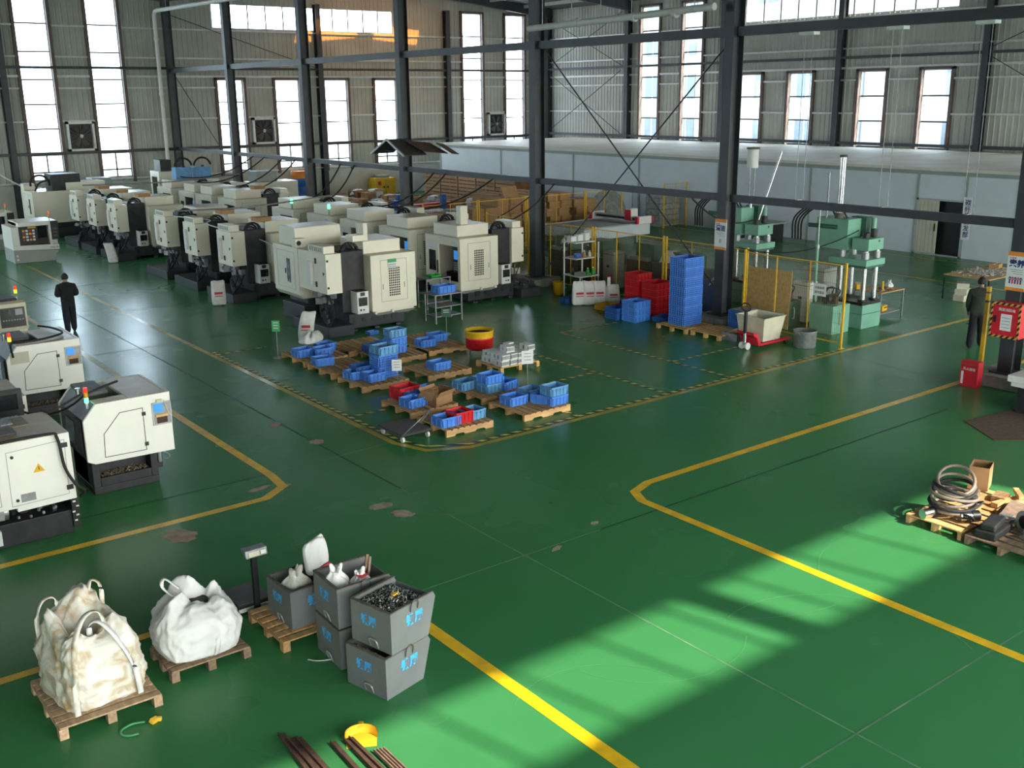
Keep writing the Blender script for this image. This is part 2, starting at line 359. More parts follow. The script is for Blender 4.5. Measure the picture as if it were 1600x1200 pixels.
def floor_mat():
    m = bpy.data.materials.new('green_epoxy'); m.use_nodes = True
    n = m.node_tree.nodes; l = m.node_tree.links; b = n['Principled BSDF']
    t = n.new('ShaderNodeTexCoord')
    n1 = n.new('ShaderNodeTexNoise'); n1.inputs['Scale'].default_value = 0.35; n1.inputs['Detail'].default_value = 3; n1.inputs['Roughness'].default_value = 0.5
    n2 = n.new('ShaderNodeTexNoise'); n2.inputs['Scale'].default_value = 9; n2.inputs['Detail'].default_value = 5
    mp = n.new('ShaderNodeMapping'); mp.inputs['Scale'].default_value = (1.0, 3.2, 1); mp.inputs['Rotation'].default_value = (0,0,0.5)
    n3 = n.new('ShaderNodeTexNoise'); n3.inputs['Scale'].default_value = 1.2; n3.inputs['Detail'].default_value = 10; n3.inputs['Roughness'].default_value = 0.7
    l.new(t.outputs['Object'], n1.inputs['Vector']); l.new(t.outputs['Object'], n2.inputs['Vector']); l.new(t.outputs['Object'], mp.inputs[0]); l.new(mp.outputs[0], n3.inputs['Vector'])
    cr = n.new('ShaderNodeValToRGB'); e = cr.color_ramp.elements
    e[0].position = 0.3; e[0].color = (0.040,0.192,0.064,1); e[1].position = 0.75; e[1].color = (0.050,0.222,0.078,1)
    l.new(n1.outputs['Fac'], cr.inputs[0])
    c3 = n.new('ShaderNodeValToRGB'); c3.color_ramp.elements[0].position = 0.35; c3.color_ramp.elements[0].color = (0,0,0,1); c3.color_ramp.elements[1].position = 0.95; c3.color_ramp.elements[1].color = (0.10,0.10,0.10,1)
    l.new(n3.outputs['Fac'], c3.inputs[0])
    mx = n.new('ShaderNodeMix'); mx.data_type = 'RGBA'; mx.inputs['B'].default_value = (0.085,0.20,0.115,1)
    l.new(c3.outputs[0], mx.inputs['Factor']); l.new(cr.outputs[0], mx.inputs['A'])
    l.new(mx.outputs['Result'], b.inputs['Base Color'])
    mr = n.new('ShaderNodeMapRange'); mr.inputs[1].default_value = 0.3; mr.inputs[2].default_value = 0.7; mr.inputs[3].default_value = 0.23; mr.inputs[4].default_value = 0.29
    l.new(n1.outputs['Fac'], mr.inputs[0]); l.new(mr.outputs[0], b.inputs['Roughness'])
    b.inputs['Specular IOR Level'].default_value = 0.17
    bp = n.new('ShaderNodeBump'); bp.inputs['Strength'].default_value = 0.03; bp.inputs['Distance'].default_value = 0.02
    l.new(n1.outputs['Fac'], bp.inputs['Height']); l.new(bp.outputs[0], b.inputs['Normal'])
    MATS['green_epoxy'] = m
floor_mat()
def hazard_mat(name, ca, cb, freq):
    m = bpy.data.materials.new(name); m.use_nodes = True
    n = m.node_tree.nodes; l = m.node_tree.links; b = n['Principled BSDF']; b.inputs['Roughness'].default_value = 0.5
    t = n.new('ShaderNodeTexCoord'); s = n.new('ShaderNodeSeparateXYZ'); l.new(t.outputs['Object'], s.inputs[0])
    a = n.new('ShaderNodeMath'); a.operation = 'ADD'; l.new(s.outputs['X'], a.inputs[0]); l.new(s.outputs['Y'], a.inputs[1])
    a2 = n.new('ShaderNodeMath'); a2.operation = 'ADD'; l.new(a.outputs[0], a2.inputs[0]); l.new(s.outputs['Z'], a2.inputs[1])
    k = n.new('ShaderNodeMath'); k.operation = 'MULTIPLY'; k.inputs[1].default_value = freq; l.new(a2.outputs[0], k.inputs[0])
    f = n.new('ShaderNodeMath'); f.operation = 'FRACT'; l.new(k.outputs[0], f.inputs[0])
    g = n.new('ShaderNodeMath'); g.operation = 'GREATER_THAN'; g.inputs[1].default_value = 0.5; l.new(f.outputs[0], g.inputs[0])
    mx = n.new('ShaderNodeMix'); mx.data_type = 'RGBA'; mx.inputs['A'].default_value = (*ca,1); mx.inputs['B'].default_value = (*cb,1)
    l.new(g.outputs[0], mx.inputs['Factor']); l.new(mx.outputs['Result'], b.inputs['Base Color']); MATS[name] = m
hazard_mat('hazard_tape', (0.012,0.014,0.012), (0.78,0.68,0.18), 3.6)
hazard_mat('hazard_red', (0.012,0.012,0.012), (0.62,0.34,0.05), 8.0)
# ================================================================== THE HALL
XM = 22.3
XL, XR, YN, YF = -6.4, 50.6, -5.73, 61.8      # inner faces of the four walls
FR = [61.0 - 8.34*k for k in range(9)]         # frame lines along Y
# ---- floor
fl = struct(MB().box(XL-.3, XR+.3, YN-.3, YF+.3, -0.3, 0).obj('floor', 'green_epoxy'))
g = MB()
for x0,x1,y0,y1 in ((-160,XL-.3,-160,220),(XR+.3,220,-160,220),(XL-.3,XR+.3,-160,YN-.3),(XL-.3,XR+.3,YF+.3,220)): g.box(x0,x1,y0,y1,-.5,-.06)
og = struct(g.obj('ground_outside', 'outside_ground'))

def line(pts, w, mat, name, z=0.003):
    """flat strip with mitred corners along a poly-line"""
    P = [Vector((p[0],p[1],0)) for p in pts]; L = []; Rr = []
    for i, p in enumerate(P):
        d0 = (P[i]-P[i-1]).normalized() if i else (P[1]-P[0]).normalized()
        d1 = (P[i+1]-P[i]).normalized() if i < len(P)-1 else d0
        n0 = Vector((-d0.y,d0.x,0)); n1 = Vector((-d1.y,d1.x,0)); m = (n0+n1).normalized(); k = w/2/max(.4, m.dot(n0))
        L.append(p+m*k); Rr.append(p-m*k)
    v = [(p.x,p.y,z) for p in L+Rr]; n = len(P)
    return MB().add(v, [(n+i, n+i+1, i+1, i) for i in range(n-1)]).obj(name, mat, fl)
Y = 'lane_yellow'
# central aisle lines
line([(6.93,24.5),(6.93,15.95),(6.86,15.35),(6.4,15.02),(2.2,14.98),(-3,14.95)], .16, Y, 'lane_line')
line([(7.05,44.3),(7.0,24.5)], .16, 'lane_worn', 'lane_line')
line([(9.6,44.0),(9.53,26.3)], .14, 'lane_worn', 'lane_line')
line([(9.53,26.3),(9.5,16.1),(9.75,15.35),(10.5,15.0),(12.5,15.0)], .13, 'lane_worn', 'lane_line')
line([(12.5,15.02),(22.3,15.1)], .13, 'lane_worn', 'lane_line')
line([(22.3,15.1),(34,15.2)], .15, Y, 'lane_line')
line([(34,11.75),(22.4,11.7),(11.75,11.62),(11.28,11.45),(11.1,11.1),(11.1,-3)], .16, Y, 'lane_line')
line([(6.15,9.85),(6.15,-3)], .17, Y, 'lane_line')
line([(-1,11.75),(4.3,11.75)], .14, Y, 'lane_line')
line([(37.4,17),(37.4,42)], .12, 'lane_worn', 'lane_line')
line([(33.2,15),(33.2,34)], .12, 'lane_yellow', 'lane_line')
for a, b in (((9.66,25.3),(9.66,16.2)),((10.6,15.16),(22.2,15.25)),((13.3,19.8),(13.3,15.2)),((18.0,21.3),(18.0,15.3)),((9.7,25.0),(11.0,25.0)),((9.7,18.1),(10.5,18.1)),((18.0,21.3),(20.2,21.3)),((18,17.1),(21.2,17.1)),((15.9,20.6),(15.9,15.3)),((13.4,17.5),(15.9,17.55))):
    line([a,b], .085, 'hazard_tape', 'hazard_stripe', 0.005)
line([(9.66,16.2),(9.86,15.55),(10.6,15.16)], .075, 'hazard_tape', 'hazard_stripe', 0.005)
# expansion joints
for a, b, mt in (((8.35,60),(8.35,14),'crack'),((8.35,14),(8.35,-4),'crack_pale'),((-5,5.2),(14,5.2),'crack_pale'),((6.2,10.66),(9.8,10.66),'crack_pale'),((9.8,10.66),(19.5,10.74),'crack'),((-5,16.1),(7.0,16.05),'crack'),((7.0,16.05),(10.0,16.2),'crack_pale'),((-5,21.55),(10,21.6),'crack'),((-5,27.0),(12.5,27.0),'crack'),((-5,32.4),(12.5,32.3),'crack'),((-5,37.9),(12.5,37.9),'crack'),((21.75,15.0),(21.5,11.6),'crack'),((14.9,60),(14.9,24),'crack')):
    line([a,b], .022, mt, 'floor_joint', 0.002)
def blob(cx, cy, rx, ry, mat, seed, name='floor_patch', ang=0.0):
    r = random.Random(seed); n = 18; v = []
    for i in range(n):
        t = 2*math.pi*i/n; k = 0.75+0.4*r.random(); a, b2 = rx*k*math.cos(t), ry*k*math.sin(t)
        v.append((cx+a*math.cos(ang)-b2*math.sin(ang), cy+a*math.sin(ang)+b2*math.cos(ang), 0.0025))
    return MB().add(v, [tuple(range(n))]).obj(name, mat, fl)
for i, (cx,cy,rx,ry,a) in enumerate(((4.75,14.45,.22,.32,.4),(7.7,13.55,.2,.14,.2),(7.82,13.05,.14,.2,.6),(6.5,15.5,.22,.08,.2),(6.9,15.35,.12,.06,.2),(8.25,18.6,.2,.12,.8),(8.4,17.1,.16,.16,.2),(9.9,10.9,.09,.05,.2),(8.85,10.55,.12,.05,.4))):
    blob(cx,cy,rx,ry,'stain' if i < 9 else 'crack',i+3,ang=a)
for cx,cy,r_,a0,a1 in ((9.6,6.2,1.5,-.6,1.9),(12.3,6.6,1.6,.3,2.4),(8.2,8.2,1.3,3.4,5.4),(10.8,9.4,2.4,3.6,4.6),(6.6,6.9,1.1,.2,2.2)):
    line([(cx+r_*math.cos(a0+(a1-a0)*k/22),cy+r_*math.sin(a0+(a1-a0)*k/22)) for k in range(23)],.018,'tyre_mark','tyre_mark',.0018)
MB().prism([(18.3,9.1),(19.0,10.1),(21.2,9.75),(21.4,8.2),(18.9,8.6)], 'z', 0.002, 0.012).obj('floor_mat', 'mat_brown', fl)

# ---- walls with window openings, ribbed sheeting
WN = [0]
def ribs(u0, u1):
    """u positions and depths of trapezoid ribs (pitch .3) between u0 and u1"""
    o = [(u0,0.0)]; k = math.floor(u0/.3)-1
    while k*.3 < u1:
        for du, d in ((.0,0),(.03,.035),(.07,.035),(.10,0)):
            u = k*.3+du
            if u0+1e-4 < u < u1-1e-4: o.append((u,d))
        k += 1
    return o+[(u1,0.0)]
def make_wall(name, u0, u1, ztop, wins, to3, mat='wall_sheet'):
    """to3(u, depth, z) -> xyz ; depth>0 towards the room"""
    m = MB(); cuts = sorted({u0,u1,*[w[0] for w in wins],*[w[1] for w in wins]})
    for a, b in zip(cuts, cuts[1:]):
        c = (a+b)/2; holes = sorted((w[2],w[3]) for w in wins if w[0] < c < w[1]); z = 0; seg = []
        for h0, h1 in holes:
            if h0 > z: seg.append((z,h0))
            z = max(z,h1)
        if z < ztop: seg.append((z,ztop))
        for s0, s1 in seg:
            rb = ribs(a,b); v = [to3(u,d,s0) for u,d in rb]+[to3(u,d,s1) for u,d in rb]; n = len(rb)
            m.add(v, [(i,i+1,n+i+1,n+i) for i in range(n-1)])
            # outer skin and the edges of the opening
            o = [to3(a,-.12,s0),to3(b,-.12,s0),to3(b,-.12,s1),to3(a,-.12,s1)]; q = [to3(a,0,s0),to3(b,0,s0),to3(b,0,s1),to3(a,0,s1)]
            m.add(o+q, [(0,1,2,3),(0,1,5,4),(1,2,6,5),(2,3,7,6),(3,0,4,7)])
    w = struct(m.obj(name, mat)); return w
def bar(m, to3, u0, u1, d0, d1, z0, z1):
    P = [to3(u,d,z) for z in (z0,z1) for u,d in ((u0,d0),(u1,d0),(u1,d1),(u0,d1))]
    return m.add(P, [(3,2,1,0),(4,5,6,7),(0,1,5,4),(1,2,6,5),(2,3,7,6),(3,0,4,7)])
def make_window(w, to3, hl, vl, brown=True):
    WN[0] += 1; u0,u1,z0,z1 = w
    root = struct(thing('window_%d' % WN[0], 'window', 'window')); del root['label'], root['category']
    m = MB()
    for a,b,c,d in ((u0,u0+.05,z0,z1),(u1-.05,u1,z0,z1),(u0,u1,z0,z0+.05),(u0,u1,z1-.05,z1)): bar(m,to3,a,b,-.11,-.03,c,d)
    m.obj('window_frame', 'frame_alu', root)
    if brown:
        j = MB()
        for a,b in ((u0-.17,u0),(u1,u1+.17)): bar(j,to3,a,b,0.0,.16,z0-.3,z1+.1)
        bar(j,to3,u0-.17,u1+.17,0.0,.16,z1+.0,z1+.14)
        j.obj('window_jamb', 'jamb_brown', root)
    us = [u0]+[v for v in vl]+[u1]; zs = [z0]+hl+[z1]
    for z in hl: bar(MB(),to3,u0+.05,u1-.05,-.10,-.05,z-.04,z+.04).obj('mullion','frame_dark',root)
    for v in vl: bar(MB(),to3,v-.035,v+.035,-.10,-.05,z0+.05,z1-.05).obj('mullion','frame_dark',root)
    for za,zb in zip(zs,zs[1:]):
        for ua,ub in zip(us,us[1:]): bar(MB(),to3,ua+.02,ub-.02,-.085,-.077,za+.02,zb-.02).obj('pane','window_glass',root)
    if z0 < 3 and z1 > 3:      # opening light at the foot of each window
        c = (u0+u1)/2
        mm = MB(); bar(mm,to3,c-.035,c+.035,-.11,-.03,z0,3.4); bar(mm,to3,u0,u1,-.11,-.03,z0+.38,z0+.46); bar(mm,to3,u0,u1,-.12,-.04,3.36,3.5)
        mm.obj('sash','frame_dark',root)
    # daylight enters here: sampling portal in the opening
    L = bpy.data.lights.new('window_daylight','AREA'); L.shape = 'RECTANGLE'; L.size = u1-u0; L.size_y = z1-z0; L.cycles.is_portal = True
    lo = bpy.data.objects.new('window_daylight', L); COL.objects.link(lo); lo.parent = root
    p = Vector(to3((u0+u1)/2,-.14,(z0+z1)/2)); q = Vector(to3((u0+u1)/2,1,(z0+z1)/2))
    lo.location = p; lo.rotation_mode = 'QUATERNION'; lo.rotation_quaternion = (q-p).to_track_quat('-Z','Y')
    return root
T_H = [3.45,4.8,6.1,7.4,8.85,10.3]; L_H = [3.45,4.8,6.1]
def tall(u): return (u,u+1.65,2.05,11.8)
def low(u): return (u,u+1.62,2.05,7.4)
F3 = lambda u,d,z: (u, YF-d, z)
R3w = lambda u,d,z: (XR-d, u, z)
N3 = lambda u,d,z: (u, YN+d, z)
L3 = lambda u,d,z: (XL+d, u, z)
def ribbon(u0,u1,step=1.22,v0=None): return (u0,u1,10.32,11.72), [v for v in [ (v0 or u0)+step*k for k in range(0 if v0 else 1,30)] if u0+.2 < v < u1-.2]
SPEC = {
 'wall_far':  (XL,XR,F3, [tall(14.4),tall(18.12),tall(43.2),tall(46.93),tall(-4.8),tall(-1.1)], [low(25.3),low(29.02),low(32.42),low(36.1),low(3.4),low(7.2)], [(25.3,37.7),(2.5,10.0)]),
 'wall_right':(YN,YF,R3w,[tall(50.0),tall(46.25),tall(20.4),tall(16.6)], [low(41.5),low(37.88),low(33.2),low(29.48),low(11.5),low(8.0),low(3.5),low(-.5)], [(29.48,43.0),(-1,13.2)]),
 'wall_near': (XL,XR,N3, [], [(u,u+w,.9,7.4) for u,w in ((-5.9,3.4),(-2.1,3.4),(1.7,3.8),(11.9,3.0),(15.4,3.0),(18.8,3.0),(23.2,3.6),(27.2,3.6),(31.2,3.6),(35.2,3.6),(39.2,3.6),(43.2,3.6))], [(6.2,12.64),(13.07,19.6),(26,38.2)]),  # broad low windows added in this unseen wall for fill light
 'wall_left': (YN,YF,L3, [tall(52),tall(48.2)], [low(43),low(39.3),low(34.5),low(30.5)], [(30.4,44.6)]),
}
FILL_GATE = (6.4,11.0,0.0,5.2)
ROOFZ = lambda x: 12.25 + 0.095*(14.25-abs(abs(x-22.1)-14.25))
for nm,(a,b,to3,tl,lw,rb) in SPEC.items():
    rbs = [ribbon(p,q) for p,q in rb]
    if nm == 'wall_near': rbs = [ribbon(6.2,12.64,1.21,7.41), ribbon(13.07,19.6,1.21,13.68), ribbon(26,38.2)]
    if nm == 'wall_far' : rbs[0] = ((25.3,37.7,10.32,11.72), [26.5,27.6,28.75,29.9,31.05,31.25,32.2,33.3,34.4,35.5,36.6])
    wl = make_wall(nm,a,b,13.7 if nm in ('wall_far','wall_near') else 12.3,tl+lw+[r[0] for r in rbs]+([FILL_GATE] if nm == 'wall_near' else []),to3)
    for w in tl: make_window(w,to3,T_H,[])
    for w in lw: make_window(w,to3,L_H,[])
    for w,vl in rbs: make_window(w,to3,[],vl,brown=False)
    solid = tl+lw
    for z,h in ((5.2,.09),(6.95,.09),(7.58,.12),(8.6,.09),(10.2,.09),(1.95,.09)):     # girts run between the openings
        cu = sorted([(w[0]-.17,w[1]+.17) for w in solid if w[2] < z < w[3]]); p = a
        for c0,c1 in cu+[(b,b)]:
            if c0-p > .3: bar(MB(),to3,p,c0,.035,.14,z-h/2,z+h/2).obj('girt','girt_steel',wl)
            p = max(p,c1)
    # plastered plinth
    if nm == 'wall_near':
        bar(MB(),to3,a,FILL_GATE[0],-.11,.05,0,.85).obj('plinth','white_plaster',wl); bar(MB(),to3,FILL_GATE[1],b,-.11,.05,0,.85).obj('plinth','white_plaster',wl)
    else: bar(MB(),to3,a,b,-.11,.05,0,1.82).obj('plinth','white_plaster',wl)

# ---- unseen open gate added at the end of the central aisle to bring fill light
g = struct(thing('fill_gate_1','gate','door')); del g['label'], g['category']
for u in (FILL_GATE[0]-.15,FILL_GATE[1]): bar(MB(),N3,u,u+.15,-.1,.14,0,5.3).obj('door_jamb','dark_steel',g)
bar(MB(),N3,FILL_GATE[0]-.15,FILL_GATE[1]+.15,.02,.6,5.2,5.85).obj('shutter_box','girt_steel',g)
L = bpy.data.lights.new('fill_gate_daylight','AREA'); L.shape = 'RECTANGLE'; L.size = 4.6; L.size_y = 5.2; L.cycles.is_portal = True
lo = bpy.data.objects.new('fill_gate_daylight',L); COL.objects.link(lo); lo.parent = g; lo.location = (8.7,YN-.14,2.6); lo.rotation_mode = 'QUATERNION'; lo.rotation_quaternion = Vector((0,1,0)).to_track_quat('-Z','Y')
# ---- roof
m = MB()
xs = [XL-.3,7.85,22.1,36.35,XR+.3]
SKY = [(31.6,36.1),(37.2,40.6)]; SKYY = (57.3,58.6)      # two unseen amber roof panes added to cast a warm glow on the far wall
for x0,x1 in zip(xs,xs[1:]):
    cut = [(p,q) for p,q in SKY if x0 <= p and q <= x1]
    parts = [(x0,x1,YN-.3,YF+.3)]
    if cut:
        (p,q), = cut; parts = [(x0,x1,YN-.3,SKYY[0]),(x0,x1,SKYY[1],YF+.3),(x0,p,*SKYY),(q,x1,*SKYY)]
    for a,b,ya,yb in parts: m.prism([(a,ROOFZ(a)),(b,ROOFZ(b)),(b,ROOFZ(b)+.15),(a,ROOFZ(a)+.15)],'y',ya,yb)
ce = struct(m.obj('ceiling','roof_sheet'))
for k,y in enumerate(FR[:-1]):
    r = MB()
    for x0,x1 in zip(xs,xs[1:]):
        za,zb = ROOFZ(x0)-.02,ROOFZ(x1)-.02
        ha = .62 if x0 in (xs[0],xs[2]) else .45; hb = .62 if x1 in (xs[2],xs[4]) else .45
        r.prism([(x0,za-ha),(x1,zb-hb),(x1,zb),(x0,za)],'y',y-.12,y+.12)
    r.obj('rafter','dark_steel',ce)
for x in (-3.5,-.5,2.5,5.5,8.5,11.5,14.5,17.5,20.5,24,27,30,33,36,39,42,45,48):
    z = ROOFZ(x)-.03; MB().box(x-.04,x+.04,YN,YF,z-.22,z).obj('purlin','girt_steel',ce)

for p,q in SKY:
    o = struct(MB().prism([(p,ROOFZ(p)+.05),(q,ROOFZ(q)+.05),(q,ROOFZ(q)+.06),(p,ROOFZ(p)+.06)],'y',SKYY[0],SKYY[1]).obj('glow_pane','amber_sheet',ce))
# ---- steel columns
def make_column(loc, label, group, base=True, ztop=11.9, rz=0.0):
    t = thing('steel_column', label, 'column', loc, rz, group)
    for s in (-1,1): MB().box(s*.21-(.018 if s>0 else 0), s*.21+(.018 if s<0 else 0), -.16,.16,0,ztop).obj('flange','dark_steel',t)
    MB().box(-.192,.192,-.012,.012,0,ztop).obj('web','dark_steel',t)
    if base:
        MB().box(-.58,.58,-.56,.56,0,.27).obj('concrete_base','concrete',t,.015)
        MB().box(-.33,.33,-.28,.28,.27,.30).obj('base_plate','dark_steel',t)
    return t
mids = {61.0:'middle row column at the far wall beside the white downpipe',52.66:'slim middle row column standing behind the rear white machines',44.32:'middle row column in front of the pale far plinth',35.98:'middle row column carrying the small bent canopy',27.64:'middle row column with concrete foot beside the mesh fence',19.3:'middle row column with the cleanliness poster and blue crates',10.96:'middle row column with the red cabinet at the right edge',2.62:'middle row column nearest to the camera'}
for y in FR[:-1]:
    if y > 5: make_column((XM,y,0),'dark steel '+mids[round(y,2)],'middle row of steel columns',ztop=12.2)
for y in FR[:-1]:
    make_column((XR-.28,y,0),'dark steel column on the right wall, '+{61.0:'in the far corner',52.66:'left of its two tall windows',44.32:'between tall and short windows',35.98:'in the middle of its short windows',27.64:'right of its last short window'}.get(round(y,2),'beyond the right edge of the picture'),'right wall columns',base=False)
for x,l in ((13.45,'left of the two tall windows'),(32.0,'in the middle of the short windows'),(41.75,'right of the short windows'),(5.0,'beyond the left edge')):
    make_column((x,YF-.3,0),'dark steel far wall column '+l,'far wall columns',base=False,rz=math.pi/2)

# ---- longitudinal beams and rails
def beam(label, pts, w, h, group=None, name='steel_beam'):
    t = thing(name, label, 'beam', (0,0,0), 0, group)
    for a,b in pts:
        a = Vector(a); b = Vector(b); d = b-a
        o = MB().obox((a+b)/2, (d.length,w,h), math.atan2(d.y,d.x)).obj('span','dark_steel',t)
    return t
mid = sorted(y for y in FR if y > 5)
beam('lower tie beam between the middle columns, hung with cables', [((XM,a+.16,3.54),(XM,b-.16,3.54)) for a,b in zip(mid,mid[1:])]+[((XM,-4,3.54),(XM,10.79,3.54))], .16,.19)
beam('upper tie beam between the middle columns, high overhead', [((XM,a+.16,7.88),(XM,b-.16,7.88)) for a,b in zip(mid,mid[1:])]+[((XM,-4,7.88),(XM,10.79,7.88))], .2,.24)
beam('low rail along the far wall crossing the windows', [((-6,YF-.35,3.5),(50.2,YF-.35,3.5))], .1,.16)
beam('high rail along the far wall above the short windows', [((-6,YF-.35,8.03),(50.2,YF-.35,8.03))], .12,.14)
beam('low rail along the right wall just above the panel room', [((XR-.35,-5,3.62),(XR-.35,61,3.62))], .1,.16)
beam('high rail along the right wall above the short windows', [((XR-.35,-5,8.12),(XR-.35,61,8.12))], .12,.14)
def rod(a,b,label,r=.022,mat='dark_steel'):
    return tag(MB().cyl(a,b,r,6).obj('brace_rod',mat),label,'brace')
rod((22.42,27.42,7.8),(22.42,19.48,.75),'diagonal brace rod between middle columns, falling to the right')
rod((22.52,19.48,7.8),(22.52,27.42,.55),'diagonal brace rod between middle columns, falling to the left')
rod((50.2,60.9,7.9),(50.2,53.1,3.7),'diagonal brace rod in the far corner bay, falling to the right, lower')
rod((50.1,53.1,7.9),(50.1,60.9,3.7),'diagonal brace rod in the far corner bay, falling to the left, lower')
rod((50.2,60.9,11.6),(50.2,53.1,8.2),'diagonal brace rod in the far corner bay, falling to the right, upper')
rod((50.1,53.1,11.6),(50.1,60.9,8.2),'diagonal brace rod in the far corner bay, falling to the left, upper')
rod((50.2,27.5,8.0),(50.2,19.6,3.7),'diagonal brace rod on the right wall below the high rail')
rod((50.2,19.6,11.6),(50.2,27.5,8.3),'diagonal brace rod on the right wall above the high rail')
rod((22.4,61.3,11.0),(31.7,61.3,8.1),'diagonal brace rod on the far wall above the high rail')
rod((22.4,61.3,8.0),(25,61.3,3.5),'diagonal brace rod on the far wall beside the downpipe')

# ---- white rainwater pipes
t = thing('drain_pipe','white rainwater pipe hung below the roof between middle columns','pipe')
MB().tube([(21.7,27.3,8.36),(21.7,23.3,8.42),(21.7,19.5,8.5)],.1,10).obj('pipe_run','plastic_white',t)
for y in (26.6,25.2,23.9,22.6,21.3,20.2): MB().cyl((21.7,y,8.45),(21.7,y,11.9),.012,5).obj('hanger_rod','steel',t)
for y in (24.9,22.5,20.9): MB().cyl((21.7,y-.07,8.41),(21.7,y+.07,8.43),.125,10).obj('pipe_collar','plastic_white',t)
t = thing('drain_pipe','white rainwater downpipe with elbow beside the far wall column','pipe')
MB().tube([(21.6,60.9,2.9),(21.6,60.9,10.85),(21.62,60.8,11.02),(21.62,60.5,11.08),(21.62,48.2,10.92)],.11,10,False,False).obj('pipe_run','plastic_white',t)
for y in (59,57.6,56.2,54.5,52.9,51): MB().cyl((21.62,y,11.0),(21.62,y,11.9),.015,5).obj('hanger_rod','steel',t)
for z in (6.6,9.6): MB().cyl((21.6,60.9,z-.08),(21.6,60.9,z+.08),.135,10).obj('pipe_collar','plastic_white',t)

# ---- wall fans
def fan(x, label):
    t = thing('wall_fan', label, 'fan', (x,YF,4.38), 0, 'exhaust fans in the far wall')
    f = MB()
    for a,b,c,d in ((-.74,-.62,-.8,.8),(.62,.74,-.8,.8),(-.74,.74,.66,.8),(-.74,.74,-.8,-.68)): f.box(a,b,-.32,-.02,c,d)
    f.obj('fan_frame','girt_steel',t)
    MB().box(-.62,.62,-.05,-.02,-.7,.7).obj('fan_back','black',t)
    me = None
    for k in range(6):
        if me is None:
            me = MB().add([(.08,-.16,-.05),(.55,-.10,-.16),(.60,-.22,.14),(.08,-.20,.06),(.08,-.15,-.05),(.55,-.09,-.16),(.60,-.21,.14),(.08,-.19,.06)],[(0,1,2,3),(7,6,5,4),(0,4,5,1),(1,5,6,2),(2,6,7,3),(3,7,4,0)]).mesh('fan_blade','frame_dark')
        inst(me,'fan_blade',t,(0,0,0),(0,k*math.pi/3,0))
    MB().cyl((0,-.3,0),(0,-.08,0),.1,12).obj('fan_hub','steel',t)
    for k in range(3): MB().obox((0,-.26,0),(1.3,.03,.03),0,0,k*math.pi/3+.5).obj('guard_bar','frame_dark',t)
fan(17.1,'square exhaust fan between the two tall windows at left')
fan(28.02,'square exhaust fan between the first short windows')
fan(45.95,'square exhaust fan between the tall windows near the far corner')

# ---- panel room along the right wall
t = thing('panel_room','long low white sandwich panel room with flat cream roof','room',(38.5,0,0))
ys = [3.0,8.6,13.9,19.3,21.36,23.42,28.6,33.9,39.3,44.5,51.2,57.75]
for a,b in zip(ys,ys[1:]):
    if abs(a-21.36) < .01:
        MB().box(0,.08,a+.012,b-.012,2.22,3.2).obj('wall_panel','panel_white',t); continue
    MB().box(0,.08,a+.012,b-.012,0,3.2).obj('wall_panel','panel_white',t)
MB().box(.08,11.7,57.67,57.75,0,3.2).obj('end_panel','panel_white',t)
MB().box(.08,11.7,3,3.08,0,3.2).obj('end_panel','panel_white',t)
for y in ys[3:]: MB().box(-.035,.0,y-.05,y+.05,0,3.2).obj('panel_post','fascia',t)
MB().box(.3,.32,21.2,23.6,0,2.3).obj('doorway_dark','black',t)  # black sheet stands in for the shaded interior behind the doorway
MB().box(-.03,0,3,57.78,3.14,3.3).obj('fascia','fascia',t)
for k in range(11):
    y0 = 3+k*4.98; MB().box(-.15,11.75,y0,y0+4.965,3.3+.005*(k%3),3.42+.005*(k%2)).obj('roof_panel','roof_cream',t)
d = MB().box(-.02,.03,22.46,23.33,.06,2.16).obj('door_leaf','door_cream',t)
for k in range(5): MB().box(-.026,-.02,22.56+.17*k,22.575+.17*k,.1,2.1).obj('door_rib','fascia',d)
MB().box(-.07,-.02,22.53,22.56,.95,1.25).obj('door_handle','black',d)
fr = MB()
for a,b,c,e in ((21.36,21.44,0,2.22),(23.34,23.42,0,2.22),(21.36,23.42,2.15,2.22),(21.36,23.42,0,.05)): fr.box(-.04,.06,a,b,c,e)
fr.obj('door_frame','frame_alu',t)
s = thing('wall_sign','white vertical department sign on the panel room beside the doorway','sign',(38.44,21.22,1.55))
MB().box(-.012,0,-.17,.17,-.82,.82).obj('sign_board','paper',s)
for i,ch in enumerate('碳纤维研发部'): text(ch,.24,'ink_blue',s,(-.014,0,.60-.245*i),(math.pi/2,0,-math.pi/2),bold=.004)
# ---- neighbouring building outside the right wall
t = thing('office_block','pale office building with rows of windows outside the right wall','building',(76,0,0))
MB().box(0,14,8,84,0,21).obj('facade','office_facade',t)
wm = MB().box(-.08,0,-1.0,1.0,-1.1,1.1).mesh('window','office_glass')
wf = MB().box(-.12,-.05,-.04,.04,-1.1,1.1).mesh('window_bar','paper')
for k in range(16):
    for z in (3.0,7.0,11.0,15.0,18.8):
        o = inst(wm,'window',t,(0,11.5+k*4.6,z)); inst(wf,'window_bar',o)
